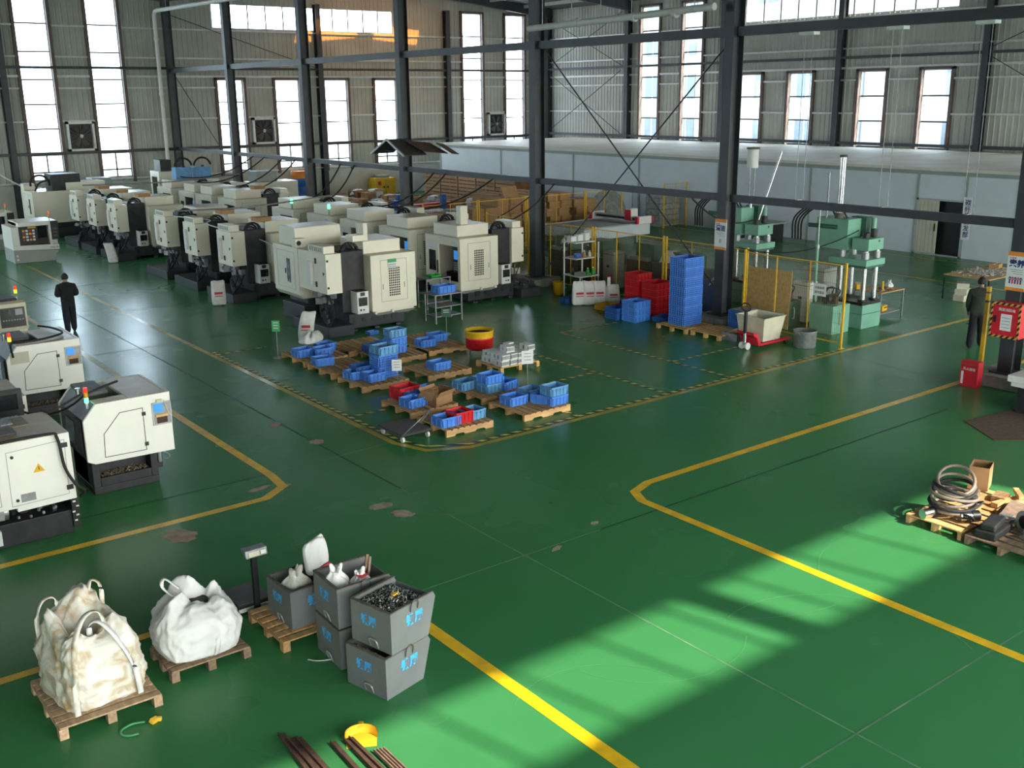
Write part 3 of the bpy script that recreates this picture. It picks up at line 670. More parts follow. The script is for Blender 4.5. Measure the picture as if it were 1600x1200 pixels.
# ================================================================== MACHINES
def grille(m, x0, x1, z0, z1, y, nx, nz, fill=.72):
    w = (x1-x0)/nx; h = (z1-z0)/nz
    for i in range(nx):
        for k in range(nz):
            a = x0+w*(i+.5-fill/2); b = z0+h*(k+.5-fill/2); m.add([(a,y,b),(a+w*fill,y,b),(a+w*fill,y,b+h*fill),(a,y,b+h*fill)],[(0,1,2,3)])
    return m
def outline(m, pts, y, w=.012):
    """thin seam line drawn as narrow proud bars on an end panel (x,z points)"""
    n = len(pts)
    for i in range(n):
        a = Vector((pts[i][0],0,pts[i][1])); b = Vector((pts[(i+1)%n][0],0,pts[(i+1)%n][1])); d = b-a
        m.obox(((a.x+b.x)/2,y,(a.z+b.z)/2),(d.length+w,.006,w),0,0,-math.atan2(d.z,d.x))
    return m
def drag_chain(c, r, n=13, w=.11, a0=-.5, a1=3.6):
    m = MB()
    for i in range(n):
        t = a0+(a1-a0)*i/(n-1); m.obox((c[0]+r*math.cos(t),c[1],c[2]+r*math.sin(t)),(.06,w,r*(a1-a0)/n*.86),0,0,-t)
    return m
def make_vmc(label, loc, front_text=None, chimney=False, group=None, mirror=False, tank=True, cab=1.42):
    MB.mirror = mirror
    t = thing('machining_centre', label, 'machine', loc, 0, group)
    b = MB().box(.55,2.35,.1,1.9,.08,.5); 
    for x in (.7,1.4,2.1): b.box(x-.08,x+.08,.05,.3,0,.08).box(x-.08,x+.08,1.7,1.9,0,.08)
    o = b.obj('machine_base','cast_base',t,.02)
    h = MB()
    for x in (1.0,1.3,1.7): h.cyl((x,.08,.3),(x,.1,.3),.06,10)
    h.box(.62,.72,.085,.1,.2,.42).box(1.9,2.1,.085,.1,.22,.4).obj('base_pocket','black',o)
    if tank:
        k = MB().box(-.3,.5,-.25,1.9,0,.30).obj('coolant_tank','cast_base',t,.015)
        mm = MB()
        for i in range(5): mm.cyl((-.1+.11*i,.1+.3*i,.3),(-.1+.11*i,.1+.3*i,.48+.05*(i%3)),.06,8)
        mm.tube(sag((-.2,-.1,.32),(.5,.6,.8),.1),.03).tube(sag((.0,.5,.32),(.6,1.2,.9),.12),.025).obj('coolant_pump','machine_dark',k)
    MB().box(.5,1.22,.35,1.65,.5,2.22).obj('column_casting','machine_dark',t,.02)
    c = MB().box(0,.48,.27,cab,1.1,2.2).obj('electrical_cabinet','machine_white',t,.012)
    l = MB().box(.02,.36,.4,1.3,2.2,2.4).obj('cabinet_vent_box','machine_white',t,.01)
    lv = MB()
    for i in range(6): lv.box(.012,.02,.48+.13*i,.56+.13*i,2.24,2.36)
    lv.obj('louvre','machine_grey',l)
    MB().box(-.09,0,1.02,1.2,1.28,1.95).obj('cabinet_cooler','plastic_white',c,.01)
    hd = MB().box(-.03,0,.82,.87,1.9,2.05).box(-.03,0,.82,.87,1.25,1.4)
    hd.obj('door_handle','black',c)
    hg = MB().cyl((.05,.262,1.28),(.05,.27,1.28),.035,8).cyl((.05,.262,2.02),(.05,.27,2.02),.035,8).cyl((-.012,.42,1.66),(0,.42,1.66),.06,3)
    hg.obj('cabinet_latch','black',c)
    pn = MB()
    r = random.Random(len(label)+int(loc[1]*10))
    for i in range(11): pn.obox((.05+.4*r.random(),.35+.9*r.random(),.78+.3*r.random()),(.08+.1*r.random(),.08+.12*r.random(),.06+.12*r.random()),r.random())
    pn.obj('pneumatic_unit','galv',t)
    ho = MB()
    for i in range(5):
        y = .35+.2*i; ho.tube(sag((.1+.05*i,y,1.05),(.35,y+.2*r.random()-.1,.4),-.06*r.random(),8),.016)
    ho.obj('hose_bundle','rubber',t)
    # drag chain arch over the column
    ch = drag_chain((.86,.5,2.16),.26).obj('drag_chain','rubber',t)
    MB().tube(arc((.86,.62,2.16),.2,-.3,3.4,12,'y'),.03).tube(arc((.86,.66,2.14),.15,-.3,3.4,12,'y'),.025).obj('cable','black',ch)
    # transformer box
    x = MB().box(.76,1.12,-.02,.36,.5,1.12).obj('transformer_box','plastic_white',t,.01)
    MB().box(.80,1.07,-.03,-.018,.72,.96).obj('dark_window','screen',x)
    MB().box(.86,1.0,-.03,-.018,1.0,1.1).cyl((.86,-.035,.61),(.86,-.02,.61),.03,8).cyl((.95,-.035,.61),(.95,-.02,.61),.025,8).obj('switch','black',x)
    MB().box(.77,1.11,-.01,.35,1.12,1.135).obj('box_lid','black',x)
    # enclosure: shell with operator opening on the front
    e = MB()
    e.box(1.24,2.7,0,.06,.5,2.08).box(1.24,2.7,1.89,1.95,.5,2.08).box(1.24,1.3,.06,1.89,.5,2.08).box(1.3,2.7,.06,1.89,2.02,2.08)
    e.box(2.64,2.7,.06,.14,.5,2.02).box(2.64,2.7,.14,1.89,1.82,2.02).box(2.64,2.7,.14,1.2,.5,.72).box(1.3,2.64,.06,1.89,.44,.5)
    e.obj('enclosure','machine_white',t,.01)
    MB().frus((1.5,2.5,.12,1.8),(1.26,2.68,.02,1.93),.34,.44).obj('drip_skirt','machine_grey',t)
    d = MB().box(2.655,2.70,1.2,1.89,.5,1.82).obj('sliding_door','machine_white',t,.008)
    MB().box(2.70,2.705,1.36,1.74,.95,1.6).obj('door_window','glass_dark',d)
    MB().box(2.70,2.74,1.22,1.26,.9,1.3).obj('door_pull','frame_dark',d)
    MB().box(1.36,2.5,.12,1.85,.5,.62).box(1.6,1.9,.6,1.2,1.3,1.95).cyl((1.75,.9,1.05),(1.75,.9,1.3),.09,10).box(1.5,2.2,.4,1.5,.62,.85).obj('spindle_and_table','machine_dark',t)
    op = MB().box(2.45,2.60,.18,.52,1.0,1.75).obj('operator_panel','black',t,.01)
    MB().box(2.60,2.606,.22,.48,1.4,1.68).obj('display','blue_glow' if mirror else 'screen',op)
    kb = MB()
    for i in range(5):
        for k in range(4): kb.box(2.60,2.61,.22+.055*i,.26+.055*i,1.06+.07*k,1.11+.07*k)
    kb.obj('keypad','paper_line',op)
    if front_text:
        MB().box(2.70,2.704,1.3,1.8,1.66,1.8).obj('name_plate','paper',t)
    MB().box(2.70,2.71,.22,.5,1.86,1.98).obj('front_badge','paper',t)
    v = outline(MB(),[(1.55,.75),(2.4,.75),(2.4,1.92),(1.55,1.92)],-.002); v.obj('hatch_seam','machine_grey',t)
    grille(MB(),1.80,2.17,.88,1.70,-.004,6,12).obj('vent_grille','black',t)
    MB().box(1.60,1.62,-.015,0,1.1,1.25).box(2.3,2.32,-.015,0,1.1,1.25).obj('hatch_handle','machine_grey',t)
    f = MB()
    for xx in (1.35,1.9): f.cyl((xx,-.01,.46),(xx,.06,.46),.045,8)
    f.obj('hose_stub','plastic_white',t)
    tb = MB().box(1.28,2.48,.45,1.78,2.08,2.43).obj('top_housing','machine_white',t,.01)
    if chimney == 'post': MB().box(1.95,2.22,.62,.86,2.43,3.0).obj('top_post','machine_white',t,.01)
    elif chimney == 'ell': MB().box(1.02,1.5,.55,.95,2.43,2.60).box(1.36,1.5,.55,.95,2.6,2.92).obj('top_post','machine_white',t,.01)
    elif chimney == 'flat': MB().box(1.05,1.55,.5,1.0,2.43,2.56).obj('top_post','kraft',t,.01)
    MB.mirror = False
    return t
G1 = 'machining centres with their cabinets to the aisle'; G2 = 'machining centres facing the inner alley'
M1 = make_vmc('pale machining centre beside the sack and pallets, nearest of its row', (13.0,25.0,0), chimney='ell', group=G1, cab=1.93)
st = thing('notice_sheet','small green and white notice on the vented panel of the nearest machine','notice',(14.9,24.985,1.74))
MB().box(-.12,.16,-.004,0,-.06,.10).obj('sheet','paper',st); MB().box(-.12,.16,-.006,-.003,.10,.20).obj('header','green_board',st)
for i in range(2):
    for k in range(5): MB().box(-.10+.05*k,-.07+.05*k,-.006,-.004,-.04+.06*i,.0+.06*i).obj('picture','paper_line',st)
for y,l,ck in ((31.4,'pale machining centre behind the white sack standing in the aisle','flat'),(34.4,'pale machining centre second behind the aisle sack, black chain arch on top','flat'),(37.3,'pale machining centre third behind the aisle sack, cables draped over it',False),(43.0,'pale machining centre with a white bag at its foot, first of the farther group','flat'),(45.8,'pale machining centre in the middle of the farther group of three','flat'),(48.4,'pale machining centre last of the farther group of three','flat')):
    make_vmc(l,(13.0,y,0),chimney=ck,group=G1)
R2 = [(26.2,'pale machining centre with open doorway beside the concrete column foot','post'),(29.1,'pale machining centre just behind the open doorway machine',False),(31.9,'pale machining centre third from the column foot in the alley row',False),(34.5,'pale machining centre with a green lamp on its roof, fourth in the alley row',False),(37.6,'pale machining centre with a green lamp tube on its corner, fifth in the alley row',False),(43.2,'pale machining centre with vented end panel behind the alley gap','flat'),(45.9,'pale machining centre second behind the alley gap',False),(48.0,'pale machining centre third behind the alley gap',False),(51.0,'pale machining centre carrying blue boxes at the far end of the alley row',False)]
for y,l,ck in R2: make_vmc(l,(20.78,y,0),front_text=True,chimney=ck,group=G2,mirror=True,tank=y < 28)
text('S700',.26,'ink_black',bpy.data.objects['machining_centre.007'],(-2.703-.004,1.55,1.2),(math.pi/2,math.pi/2,-math.pi/2),'decal_lettering')
for x,y,z,l in ((18.25,34.95,2.33,'small green signal lamp on the fourth alley machine'),(18.25,38.05,2.3,'green signal lamp tube on the fifth alley machine')):
    s = thing('signal_lamp',l,'lamp',(x,y,z)); MB().cyl((0,0,0),(0,0,.16),.05,10).obj('lamp_lens','light_green',s); MB().cyl((0,0,-.22),(0,0,0),.04,8).obj('lamp_stem','steel',s)
for x,l in ((19.3,'pale blue box on the roof of the farthest alley machine, left'),(20.3,'pale blue box on the roof of the farthest alley machine, right')):
    b = thing('oil_tank',l,'box',(x,52.6,2.43 if x < 20 else 2.43),0,'blue boxes on the machine roof')
    MB().box(-.42,.42,-.3,.3,0,.55).obj('tank_body','bin_blue_faded',b,.02); MB().cyl((.1,0,.55),(.1,0,.62),.08,10).obj('filler_cap','black',b)
    MB().tube(arc((.1,0,.55),.45,.2,3.0,10,'y'),.05).obj('hose_arch','rubber',b)

def make_big(label, loc, black_top=False, DY=2.05):
    t = thing('large_machining_centre', label, 'machine', loc)
    MB().box(.15,2.5,.05,DY-.1,0,.5).box(.35,2.3,.2,DY-.2,.5,.85).obj('machine_base','cast_base',t,.02)
    b = MB().prism([(0,.85),(.12,.72),(2.45,.72),(2.6,.9),(2.6,2.2),(0,2.2)],'y',0,DY).obj('enclosure','machine_white',t,.015)
    w = MB().box(-.012,0,.5,.7,1.15,1.85).obj('rear_window','glass_dark',b); MB().box(-.03,-.01,.76,.79,1.4,1.55).obj('handle','black',b)
    sm = MB()
    for y0,y1,z0,z1 in ((.2,DY-.25,.98,.99),(.2,DY-.25,2.05,2.06),(.2,.21,.98,2.06),(DY-.26,DY-.25,.98,2.06)): sm.box(-.005,0,y0,y1,z0,z1)
    sm.obj('panel_seam','machine_grey',b)
    if not black_top:
        MB().frus((.12,1.62,.3,1.4),(.12,1.6,.34,1.37),2.2,2.74).obj('top_housing','machine_white',t,.03)
        MB().box(.0,.32,.05,.3,2.2,2.45).obj('fan_box','machine_white',t,.01)
        MB().cyl((.1,.04,2.33),(.1,.05,2.33),.07,10).obj('fan_opening','black',t)
    else:
        MB().box(1.0,2.3,.2,1.5,2.2,2.95).obj('top_motor','machine_dark',t,.02)
        MB().tube(arc((.55,.6,2.5),.42,-.2,3.3,14,'y'),.05).tube([(.3,.6,2.2),(.55,.7,2.55),(1.1,.7,2.7)],.04).obj('hose_arch','rubber',t)
        MB().box(-.0,.5,1.4,2.0,2.2,2.5).obj('top_housing','machine_white',t,.01)
        MB().box(1.6,3.4,.1,1.3,2.2,2.55).obj('roof_step','machine_white',t,.01)
    return t
make_big('large pale machine with boxy roof housing, directly behind the nearest cabinet', (13.0,26.98,0), False, 1.58)
bm = make_big('large white machine with black motor on its roof at the far left', (12.0,52.3,0), True)

# ---------------- turning machines (lathes)
def tower(parent, p, lit, scale=1.0):
    x,y,z = p
    s = MB().cyl((x,y,z),(x,y,z+.10*scale),.022,8).obj('lamp_stem','plastic_white',parent)
    cols = [('light_green','light_green_off')[lit != 'green'],('light_amber','safety_yellow')[lit != 'amber'],'light_red']
    for i,c in enumerate(cols): MB().cyl((x,y,z+(.10+.085*i)*scale),(x,y,z+(.18+.085*i)*scale),.034,10).obj('lamp_segment',c,s)
def chips(m, x0,x1,y0,y1,z,n,seed,s=.02):
    r = random.Random(seed)
    for i in range(n): m.obox((r.uniform(x0,x1),r.uniform(y0,y1),z+r.uniform(-.02,.03)),(s*r.uniform(.6,2),s*.5,s*.4),r.uniform(0,6),r.uniform(-1,1),r.uniform(-1,1))
    return m
def make_lathe(label, loc, lit='green', brown_plate=False, recess_extra=True):
    t = thing('turning_machine', label, 'machine', loc, 0, 'white lathes in the left block')
    b = MB().box(.12,1.2,.28,1.35,.0,.12).box(.12,.24,.28,1.35,.12,.6).box(1.08,1.2,.28,1.35,.12,.6).box(.12,1.2,.55,1.35,.12,.6).box(.24,1.08,.28,.34,.12,.27)
    b.box(1.2,1.34,.45,1.2,.18,.62).obj('machine_base','machine_dark',t,.01)
    ct = MB().box(.24,1.08,.30,.56,.2,.26).obj('chip_tray','chip_dark',t)
    stuff(chips(MB(),.28,1.05,.32,.54,.28,260,5,.022).obj('metal_chips','chip_tan',t))
    MB().tube([(1.3,.4,.5),(1.42,.38,.42),(1.44,.4,.34),(1.36,.42,.33)],.012).cyl((1.28,.42,.3),(1.28,.42,.55),.04,8).obj('lubricator','galv',t)
    # body: end walls, rear, top around the roof opening, operator side with dark door
    W = MB()
    W.prism([(0,.68),(.12,.62),(1.42,.60),(1.42,1.62),(0.22,1.62),(0,1.36)],'y',0,.06)
    W.prism([(0,.68),(.12,.62),(1.42,.60),(1.42,1.62),(0.22,1.62),(0,1.36)],'y',1.40,1.46)
    W.box(1.36,1.42,.06,1.40,.60,1.62).box(.75,1.36,.06,1.40,1.57,1.62).box(.22,.75,.06,.32,1.57,1.62).box(.3,1.36,.06,1.4,.60,.66)
    W.obj('enclosure','lathe_white',t,.012)
    MB().box(.22,.60,.62,1.40,1.60,1.66).obj('roof_slide','frame_dark',t,.008)
    MB().box(.26,.75,.32,.62,1.40,1.44).obj('inner_deck','chip_tan',t)
    MB().prism([(0.005,.70),(.02,1.36),(.22,1.60),(.24,1.58),(.06,1.33),(.06,.70)],'y',.07,1.38).obj('operator_door','frame_dark',t)
    MB().box(-.02,.0,.5,1.0,.85,1.25).obj('door_window','glass_dark',t)
    MB().box(-.035,.0,.12,.42,.8,1.35).obj('control_panel','black',t,.01)
    s = outline(MB(),[(.30,1.10),(.58,1.41),(.95,1.42),(.95,.70),(.28,.71)],-.002,.011).obj('hatch_seam','frame_dark',t)
    hg = MB()
    for z in (1.32,.80): hg.box(.93,.99,-.02,0,z-.03,z+.03)
    hg.obj('hatch_hinge','black',t)
    r = MB().box(1.12,1.40,-.004,0,1.10,1.46).obj('pocket_back','galv',t)
    MB().box(1.13,1.28,-.012,-.004,1.30,1.45).obj('blue_card','blue_glow',r)  # plain card given an emissive glow, though it is no display
    MB().box(1.15,1.36,-.03,-.004,1.22,1.26).obj('pocket_shelf','plywood',r)
    MB().box(1.17,1.34,-.02,-.004,1.11,1.21).obj('valve_block','rust',r)
    q = MB()
    for a0,a1,c0,c1 in ((1.10,1.12,1.09,1.47),(1.40,1.42,1.09,1.47),(1.10,1.42,1.45,1.47),(1.10,1.42,1.08,1.10)): q.box(a0,a1,-.012,0,c0,c1)
    q.obj('pocket_rim','frame_alu',r)
    if recess_extra: MB().box(1.18,1.27,-.04,-.004,1.47,1.52).tube(sag((1.3,-.02,1.5),(1.41,-.02,1.2),.05,6),.006).obj('cable_clip','tub_cream',r)
    if brown_plate: MB().box(.07,.42,-.006,0,1.27,1.50).obj('cover_plate','door_cream',t)
    tower(t,(.14,.18,1.52),lit)
    MB().cyl((.10,.5,1.66),(.10,.5,1.78),.03,8).cyl((.10,.5,1.78),(.10,.5,1.80),.045,8).obj('oil_cup','chrome',t)
    return t
LB = make_lathe('white lathe with chip tray, its white end face nearest the aisle corner',(4.13,16.65,0),'green')
LC = make_lathe('white lathe with tan cover plate, beyond the nearest pair, beside the walking man',(4.13,21.8,0),'amber',True,False)
tag(MB().tube([(4.2,16.9,1.75),(3.7,16.7,1.62),(3.6,16.9,1.6)],.02).obj('power_cable','rubber'),'short black cable between the two nearest lathes','cable')
tag(MB().tube([(4.25,21.75,1.42),(4.27,21.9,1.66),(4.45,21.85,1.68),(4.9,22.0,1.66),(5.35,22.3,1.67),(5.3,22.9,1.68),(5.1,23.2,1.7)],.022).obj('power_cable','rubber'),'black hose lying on the tan roof of the second lathe','cable')
tag(MB().tube(sag((3.3,18.2,1.5),(4.35,17.2,1.66),.28)+[Vector((4.75,17.4,1.70)),Vector((5.0,17.6,1.69))],.02).obj('power_cable','rubber'),'black hose sagging from the control panel lathe to the near lathe roof','cable')
# rear-facing lathes of the second column
def make_rear_lathe(label, loc, panel=False):
    t = thing('turning_machine', label, 'machine', loc, 0, 'white lathes in the left block')
    b = MB().box(-.55,1.0,.1,1.35,.0,.36).obj('machine_base','machine_dark',t,.01)
    MB().box(1.0,1.1,.05,1.0,.1,.55).obj('valve_panel','black',t)
    vd = MB()
    for x,z in ((1.04,.5),(1.08,.42),(1.02,.34),(1.07,.28),(1.04,.2)): vd.box(x-.02,x+.02,.04,.05,z-.012,z+.012)
    vd.obj('valve_label','paper',t)
    MB().box(-.1,.0,.02,.1,.08,.3).obj('dip_gauge','paper',t)
    m = MB().cyl((-.2,.25,.52),(.15,.25,.52),.14,14).obj('motor','steel',t); MB().box(-.08,.08,.08,.2,.44,.58).obj('terminal_box','galv',m)
    p = MB(); r = random.Random(3)
    for i in range(14): p.obox((.25+.6*r.random(),.2+.3*r.random(),.38+.18*r.random()),(.05+.08*r.random(),.06,.05+.1*r.random()),r.random())
    p.obj('pump_group','machine_dark',t); 
    p = MB()
    for i in range(8): p.obox((.25+.6*r.random(),.12,.38+.2*r.random()),(.03,.03,.04),r.random())
    p.obj('fitting','galv',t)
    MB().prism([(-.6,.60),(.25,.60),(.25,.54),(1.08,.56),(1.08,1.60),(-.6,1.60)],'y',0,1.35).obj('enclosure','lathe_white',t,.012)
    s = MB()
    outline(s,[(.19,.64),(.98,.66),(1.0,1.5),(.2,1.46)],-.002,.009); outline(s,[(-.5,.68),(.05,.68),(.05,1.38),(-.5,1.36)],-.002,.009)
    s.obj('hatch_seam','frame_alu',t)
    l = MB()
    for x,z in ((.99,1.42),(1.0,.76)): l.box(x-.045,x+.045,-.02,0,z-.035,z+.035)
    for x,z in ((.27,1.38),(.27,.72),(-.12,1.32)): l.cyl((x,-.015,z),(x,0,z),.025,6)
    l.obj('hatch_lock','black',t)
    MB().prism([(.53,1.09),(.69,1.09),(.61,1.22)],'y',-.006,0).obj('warning_triangle','safety_yellow',t); MB().box(.605,.615,-.008,-.005,1.12,1.17).obj('warning_mark','black',t)
    MB().box(.32,.52,-.006,0,.68,.80).obj('rating_plate','galv',t)
    MB().box(-.5,.45,.35,1.2,1.60,1.64).obj('roof_slide','frame_dark',t,.008)
    MB().box(.45,.72,.75,1.25,1.602,1.61).obj('roof_recess','chip_tan',t)
    MB().cyl((.28,.75,1.64),(.28,.75,1.76),.04,8).cyl((.28,.75,1.76),(.28,.75,1.78),.06,8).box(.12,.5,.8,1.2,1.64,1.652).obj('oil_cup','chrome',t)
    if panel:
        c = MB().box(.45,1.0,-.1,.0,1.05,1.75).obj('control_panel','black',t,.01)
        MB().box(.52,.92,-.106,-.1,1.42,1.68).obj('display','screen',c)
        k = MB()
        for i in range(6):
            for j in range(4): k.box(.54+.06*i,.585+.06*i,-.108,-.1,1.12+.055*j,1.155+.055*j)
        k.obj('keypad','paper_line',c)
        tower(t,(.62,.3,1.6),'amber')
    return t
RA = make_rear_lathe('white lathe showing its rear hatch with yellow warning triangle, at the left edge',(2.55,15.5,0))
tag(MB().tube([(2.3,15.46,1.63),(3.3,15.46,1.64),(3.45,15.45,1.55),(3.5,15.44,1.1),(3.62,15.42,.8),(3.75,15.5,.66),(3.7,15.6,.55)],.022).obj('power_cable','rubber'),'black cable running down the rear hatch of the left edge lathe','cable')
RB = make_rear_lathe('white lathe with black control panel between the near and second lathes',(2.55,18.0,0),True)
# third lathe of the first column with its pedestal panel
t = thing('turning_machine','beige lathe control head with signal lamp at the left edge beyond the second lathe','machine',(4.9,26.0,0),0,'white lathes in the left block')
MB().box(-.6,.5,.1,1.2,0,.9).obj('machine_base','machine_dark',t,.02)
MB().box(-.6,.6,.05,1.3,.9,1.15).obj('enclosure','lathe_white',t,.02)
h = MB().prism([(0,1.1),(.02,1.74),(.2,1.78),(.2,1.1)],'x',-.02,.62).obj('control_head','tub_cream',t,.015)
k = MB().obox((.3,.0,1.42),(.54,.02,.46),0,-.03).obj('control_panel','black',h)
MB().obox((.17,-.013,1.52),(.2,.01,.2),0,-.03).obj('display','screen',k); MB().obox((.44,-.013,1.54),(.16,.01,.14),0,-.03).obj('key_block','paper_line',k)
q = MB()
for i in range(8): q.obox((.09+.06*i,-.013,1.36),(.035,.01,.03),0,-.03)
q.obj('button_row','paper_line',k)
tower(t,(.5,.35,1.74),'amber'); MB().box(-.2,.5,.25,.9,1.74,1.82).obj('top_cloth','machine_dark',t,.03)
# flat-bed lathe in the far aisle, grey below and white above
def make_ck(label, loc, full=True):
    t = thing('turning_machine', label, 'machine', loc)
    MB().prism([(0,0),(1.55,0),(1.62,.3),(1.75,.42),(0,.54)],'y',.0,1.6).obj('machine_base','machine_grey',t,.015)
    W = MB().prism([(0,.54),(1.75,.44),(1.75,.66),(0,.72)],'y',-.02,1.6).box(0,.28,0,1.6,.7,1.45).box(.28,1.45,.35,1.6,.7,1.58).box(.28,1.75,.0,1.6,1.45,1.62).box(1.42,1.52,0,.1,.66,1.5).box(1.45,1.75,.15,1.6,.66,1.5)
    W.obj('enclosure','lathe_white',t,.012)
    MB().box(.28,1.42,.3,.36,.7,1.45).obj('inner_back','glass_dark',t)
    MB().box(.9,1.35,.1,.35,.7,.95).cyl((.95,.2,.9),(1.3,.2,.9),.07,8).obj('carriage','machine_dark',t)
    d = MB().box(.28,.98,-.03,.03,.72,1.45).obj('sliding_door','black',t,.008)
    if full:
        cols = ['ink_red','paper','lane_yellow','paper']
        for i in range(4):
            for k in range(4): MB().box(.40+.125*i,.49+.125*i,-.036,-.03,.88+.12*k,.96+.12*k).obj('sticker',cols[(i+2*k) % 4],d)
        MB().box(.62,.92,-.036,-.03,1.37,1.44).obj('warning_label','safety_yellow',d)
    p = MB().box(1.50,1.78,-.06,.05,.86,1.60).obj('control_panel','black',t,.01)
    q = MB()
    for i in range(3): q.box(1.55,1.72,-.066,-.06,.98+.14*i,1.06+.14*i)
    q.obj('key_block','frame_dark',p)
    MB().cyl((.12,-.012,.3),(.12,0,.3),.05,10).cyl((.12,-.012,.15),(.12,0,.15),.05,10).obj('rating_plate','paper',t)
    text('CK6136',.1,'ink_black',t,(1.55,-.024,.55),(math.pi/2,0,0),'model_lettering',.001)
    tower(t,(1.5,.1,1.62),'off')
    return t
make_ck('grey and white lathe with a grid of stickers on its door, far aisle',(9.35,44.9,0))
t = make_ck('white lathe at the left edge behind the sticker door lathe',(8.75,49.6,0),False)
# pale low white machines along the far wall
for x,y,w,d,h,l in ((16.2,57.8,2.2,1.5,1.7,'long pale machine under the second tall window'),(24.5,55.5,2.6,1.6,1.75,'low pale machine block in front of the far plinth'),(19.8,57.5,1.5,1.4,2.5,'black topped machine beside the downpipe')):
    t = thing('machine_block',l,'machine',(x,y,0)); MB().box(0,w,0,d,.5,h).obj('enclosure','machine_white',t,.02); MB().box(.1,w-.1,.1,d-.1,0,.5).obj('machine_base','cast_base',t)
    MB().box(.2,w*.55,.2,d-.2,h,h+.6).obj('top_housing','black' if h > 2 else 'machine_grey',t,.02); MB().box(-.01,0,.3,d-.3,.8,h-.3).obj('door_window','glass_dark',t)
# ================================================================== PALLETS, SACKS, BINS (builders)
PM = {}
def make_pallet(label, loc, rz=0.0, sx=1.2, sy=1.2, nb=8, mat='pallet_wood', group='wooden pallets', h=.14, gap=.45, blocks=False):
    """boards along local Y, stringers along local X, origin at the centre of the footprint"""
    t = thing('pallet', label, 'pallet', loc, rz, group)
    w = sx/(nb+(nb-1)*gap); kb = ('b',sy,round(w,3),mat)
    if kb not in PM: PM[kb] = MB().box(-w/2,w/2,-sy/2,sy/2,0,.02).mesh('deck_board',mat)
    ks = ('s',sx,mat,h,blocks)
    if ks not in PM:
        m = MB()
        if blocks:
            for x in (-sx/2+.05,0,sx/2-.05): m.box(x-.05,x+.05,-.045,.045,0,h-.04)
            m.box(-sx/2,sx/2,-.045,.045,h-.04,h-.02)
        else:
            m.prism([(-sx/2,.0),(-sx*.33,.0),(-sx*.3,.035),(-sx*.14,.035),(-sx*.11,0),(sx*.11,0),(sx*.14,.035),(sx*.3,.035),(sx*.33,0),(sx/2,0),(sx/2,h-.02),(-sx/2,h-.02)],'y',-.03,.03)
        PM[ks] = m.mesh('stringer',mat)
    for i in range(nb): inst(PM[kb],'deck_board',t,(-sx/2+w/2+i*w*(1+gap),random.uniform(-.012,.012),h-.02),(0,0,random.uniform(-.01,.01)))
    for y in (-sy/2+.035,0,sy/2-.035): inst(PM[ks],'stringer',t,(0,y,0))
    return t
BM = {}
def make_bin(label, loc, rz=0.0, size=(.44,.36,.19), mat='bin_blue', group=None, lattice=False, name='plastic_bin', tp=.018, fill=None):
    t = thing(name, label, 'bin', loc, rz, group); a,b,h = size; k = (size,mat,lattice)
    if k not in BM:
        m = MB().tray(-a/2+.012,a/2-.012,-b/2+.012,b/2-.012,0,h,.012,tp)
        r = MB()
        for z0,z1,e in ((h-.025,h,.014),(h-.075,h-.062,.008)):
            for x0,x1,y0,y1 in ((-a/2-e+.012,a/2+e-.012,-b/2-e+.012,-b/2+.022),(-a/2-e+.012,a/2+e-.012,b/2-.022,b/2+e-.012),(-a/2-e+.012,-a/2+.022,-b/2,b/2),(a/2-.022,a/2+e-.012,-b/2,b/2)): r.box(x0,x1,y0,y1,z0,z1)
        q = MB(); n = 9 if lattice else 5
        for i in range(n):
            x = -a/2+.03+(a-.06)*i/(n-1)
            for s in (-1,1): q.box(x-.006,x+.006,s*b/2-.014,s*b/2+.002,.02,h-.03)
        n2 = max(3,n-2)
        for i in range(n2):
            y = -b/2+.03+(b-.06)*i/(n2-1)
            for s in (-1,1): q.box(s*a/2-.014,s*a/2+.002,y-.006,y+.006,.02,h-.03)
        if lattice:
            for i in range(4):
                z = .04+(h-.1)*i/3
                for s in (-1,1): q.box(-a/2+.01,a/2-.01,s*b/2-.014,s*b/2+.001,z-.005,z+.005).box(s*a/2-.014,s*a/2+.001,-b/2+.01,b/2-.01,z-.005,z+.005)
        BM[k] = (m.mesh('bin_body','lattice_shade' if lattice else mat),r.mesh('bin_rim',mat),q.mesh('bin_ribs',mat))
    for n_,me in zip(('bin_body','bin_rim','bin_ribs'),BM[k]): inst(me,n_,t)
    if fill: MB().box(-a/2+.04,a/2-.04,-b/2+.04,b/2-.04,.02,h*.7).obj('contents',fill,t,.02)
    return t
def soft(levels, n=36, sq=4.0, amp=.03, seed=1, cen=(0,0)):
    """soft sack surface: levels = (rx, ry, z, dx, dy); squarish sections with folds growing upwards"""
    r = random.Random(seed); ph = [(r.uniform(2,9),r.uniform(0,6.28),r.uniform(.3,1)) for _ in range(6)]; v = []
    L = len(levels)
    for k,(rx,ry,z,dx,dy) in enumerate(levels):
        for i in range(n):
            t = 2*math.pi*i/n; c,s = math.cos(t),math.sin(t); e = 2/sq
            x = rx*abs(c)**e*(1 if c>0 else -1); y = ry*abs(s)**e*(1 if s>0 else -1)
            w = sum(a*math.sin(round(f)*t+p+k*.55) for f,p,a in ph)*amp*(.25+.75*k/L)
            q = 1+w
            v.append((cen[0]+x*q+dx, cen[1]+y*q+dy, z+w*.55*(k/L)))
    f = [(k*n+i,k*n+(i+1)%n,(k+1)*n+(i+1)%n,(k+1)*n+i) for k in range(L-1) for i in range(n)]
    m = MB(); m.add(v,f+[tuple(range(n-1,-1,-1)),tuple((L-1)*n+i for i in range(n))],True)
    return m
def sub(o, lv=1):
    s = o.modifiers.new('smooth','SUBSURF'); s.levels = lv; s.render_levels = lv; return o
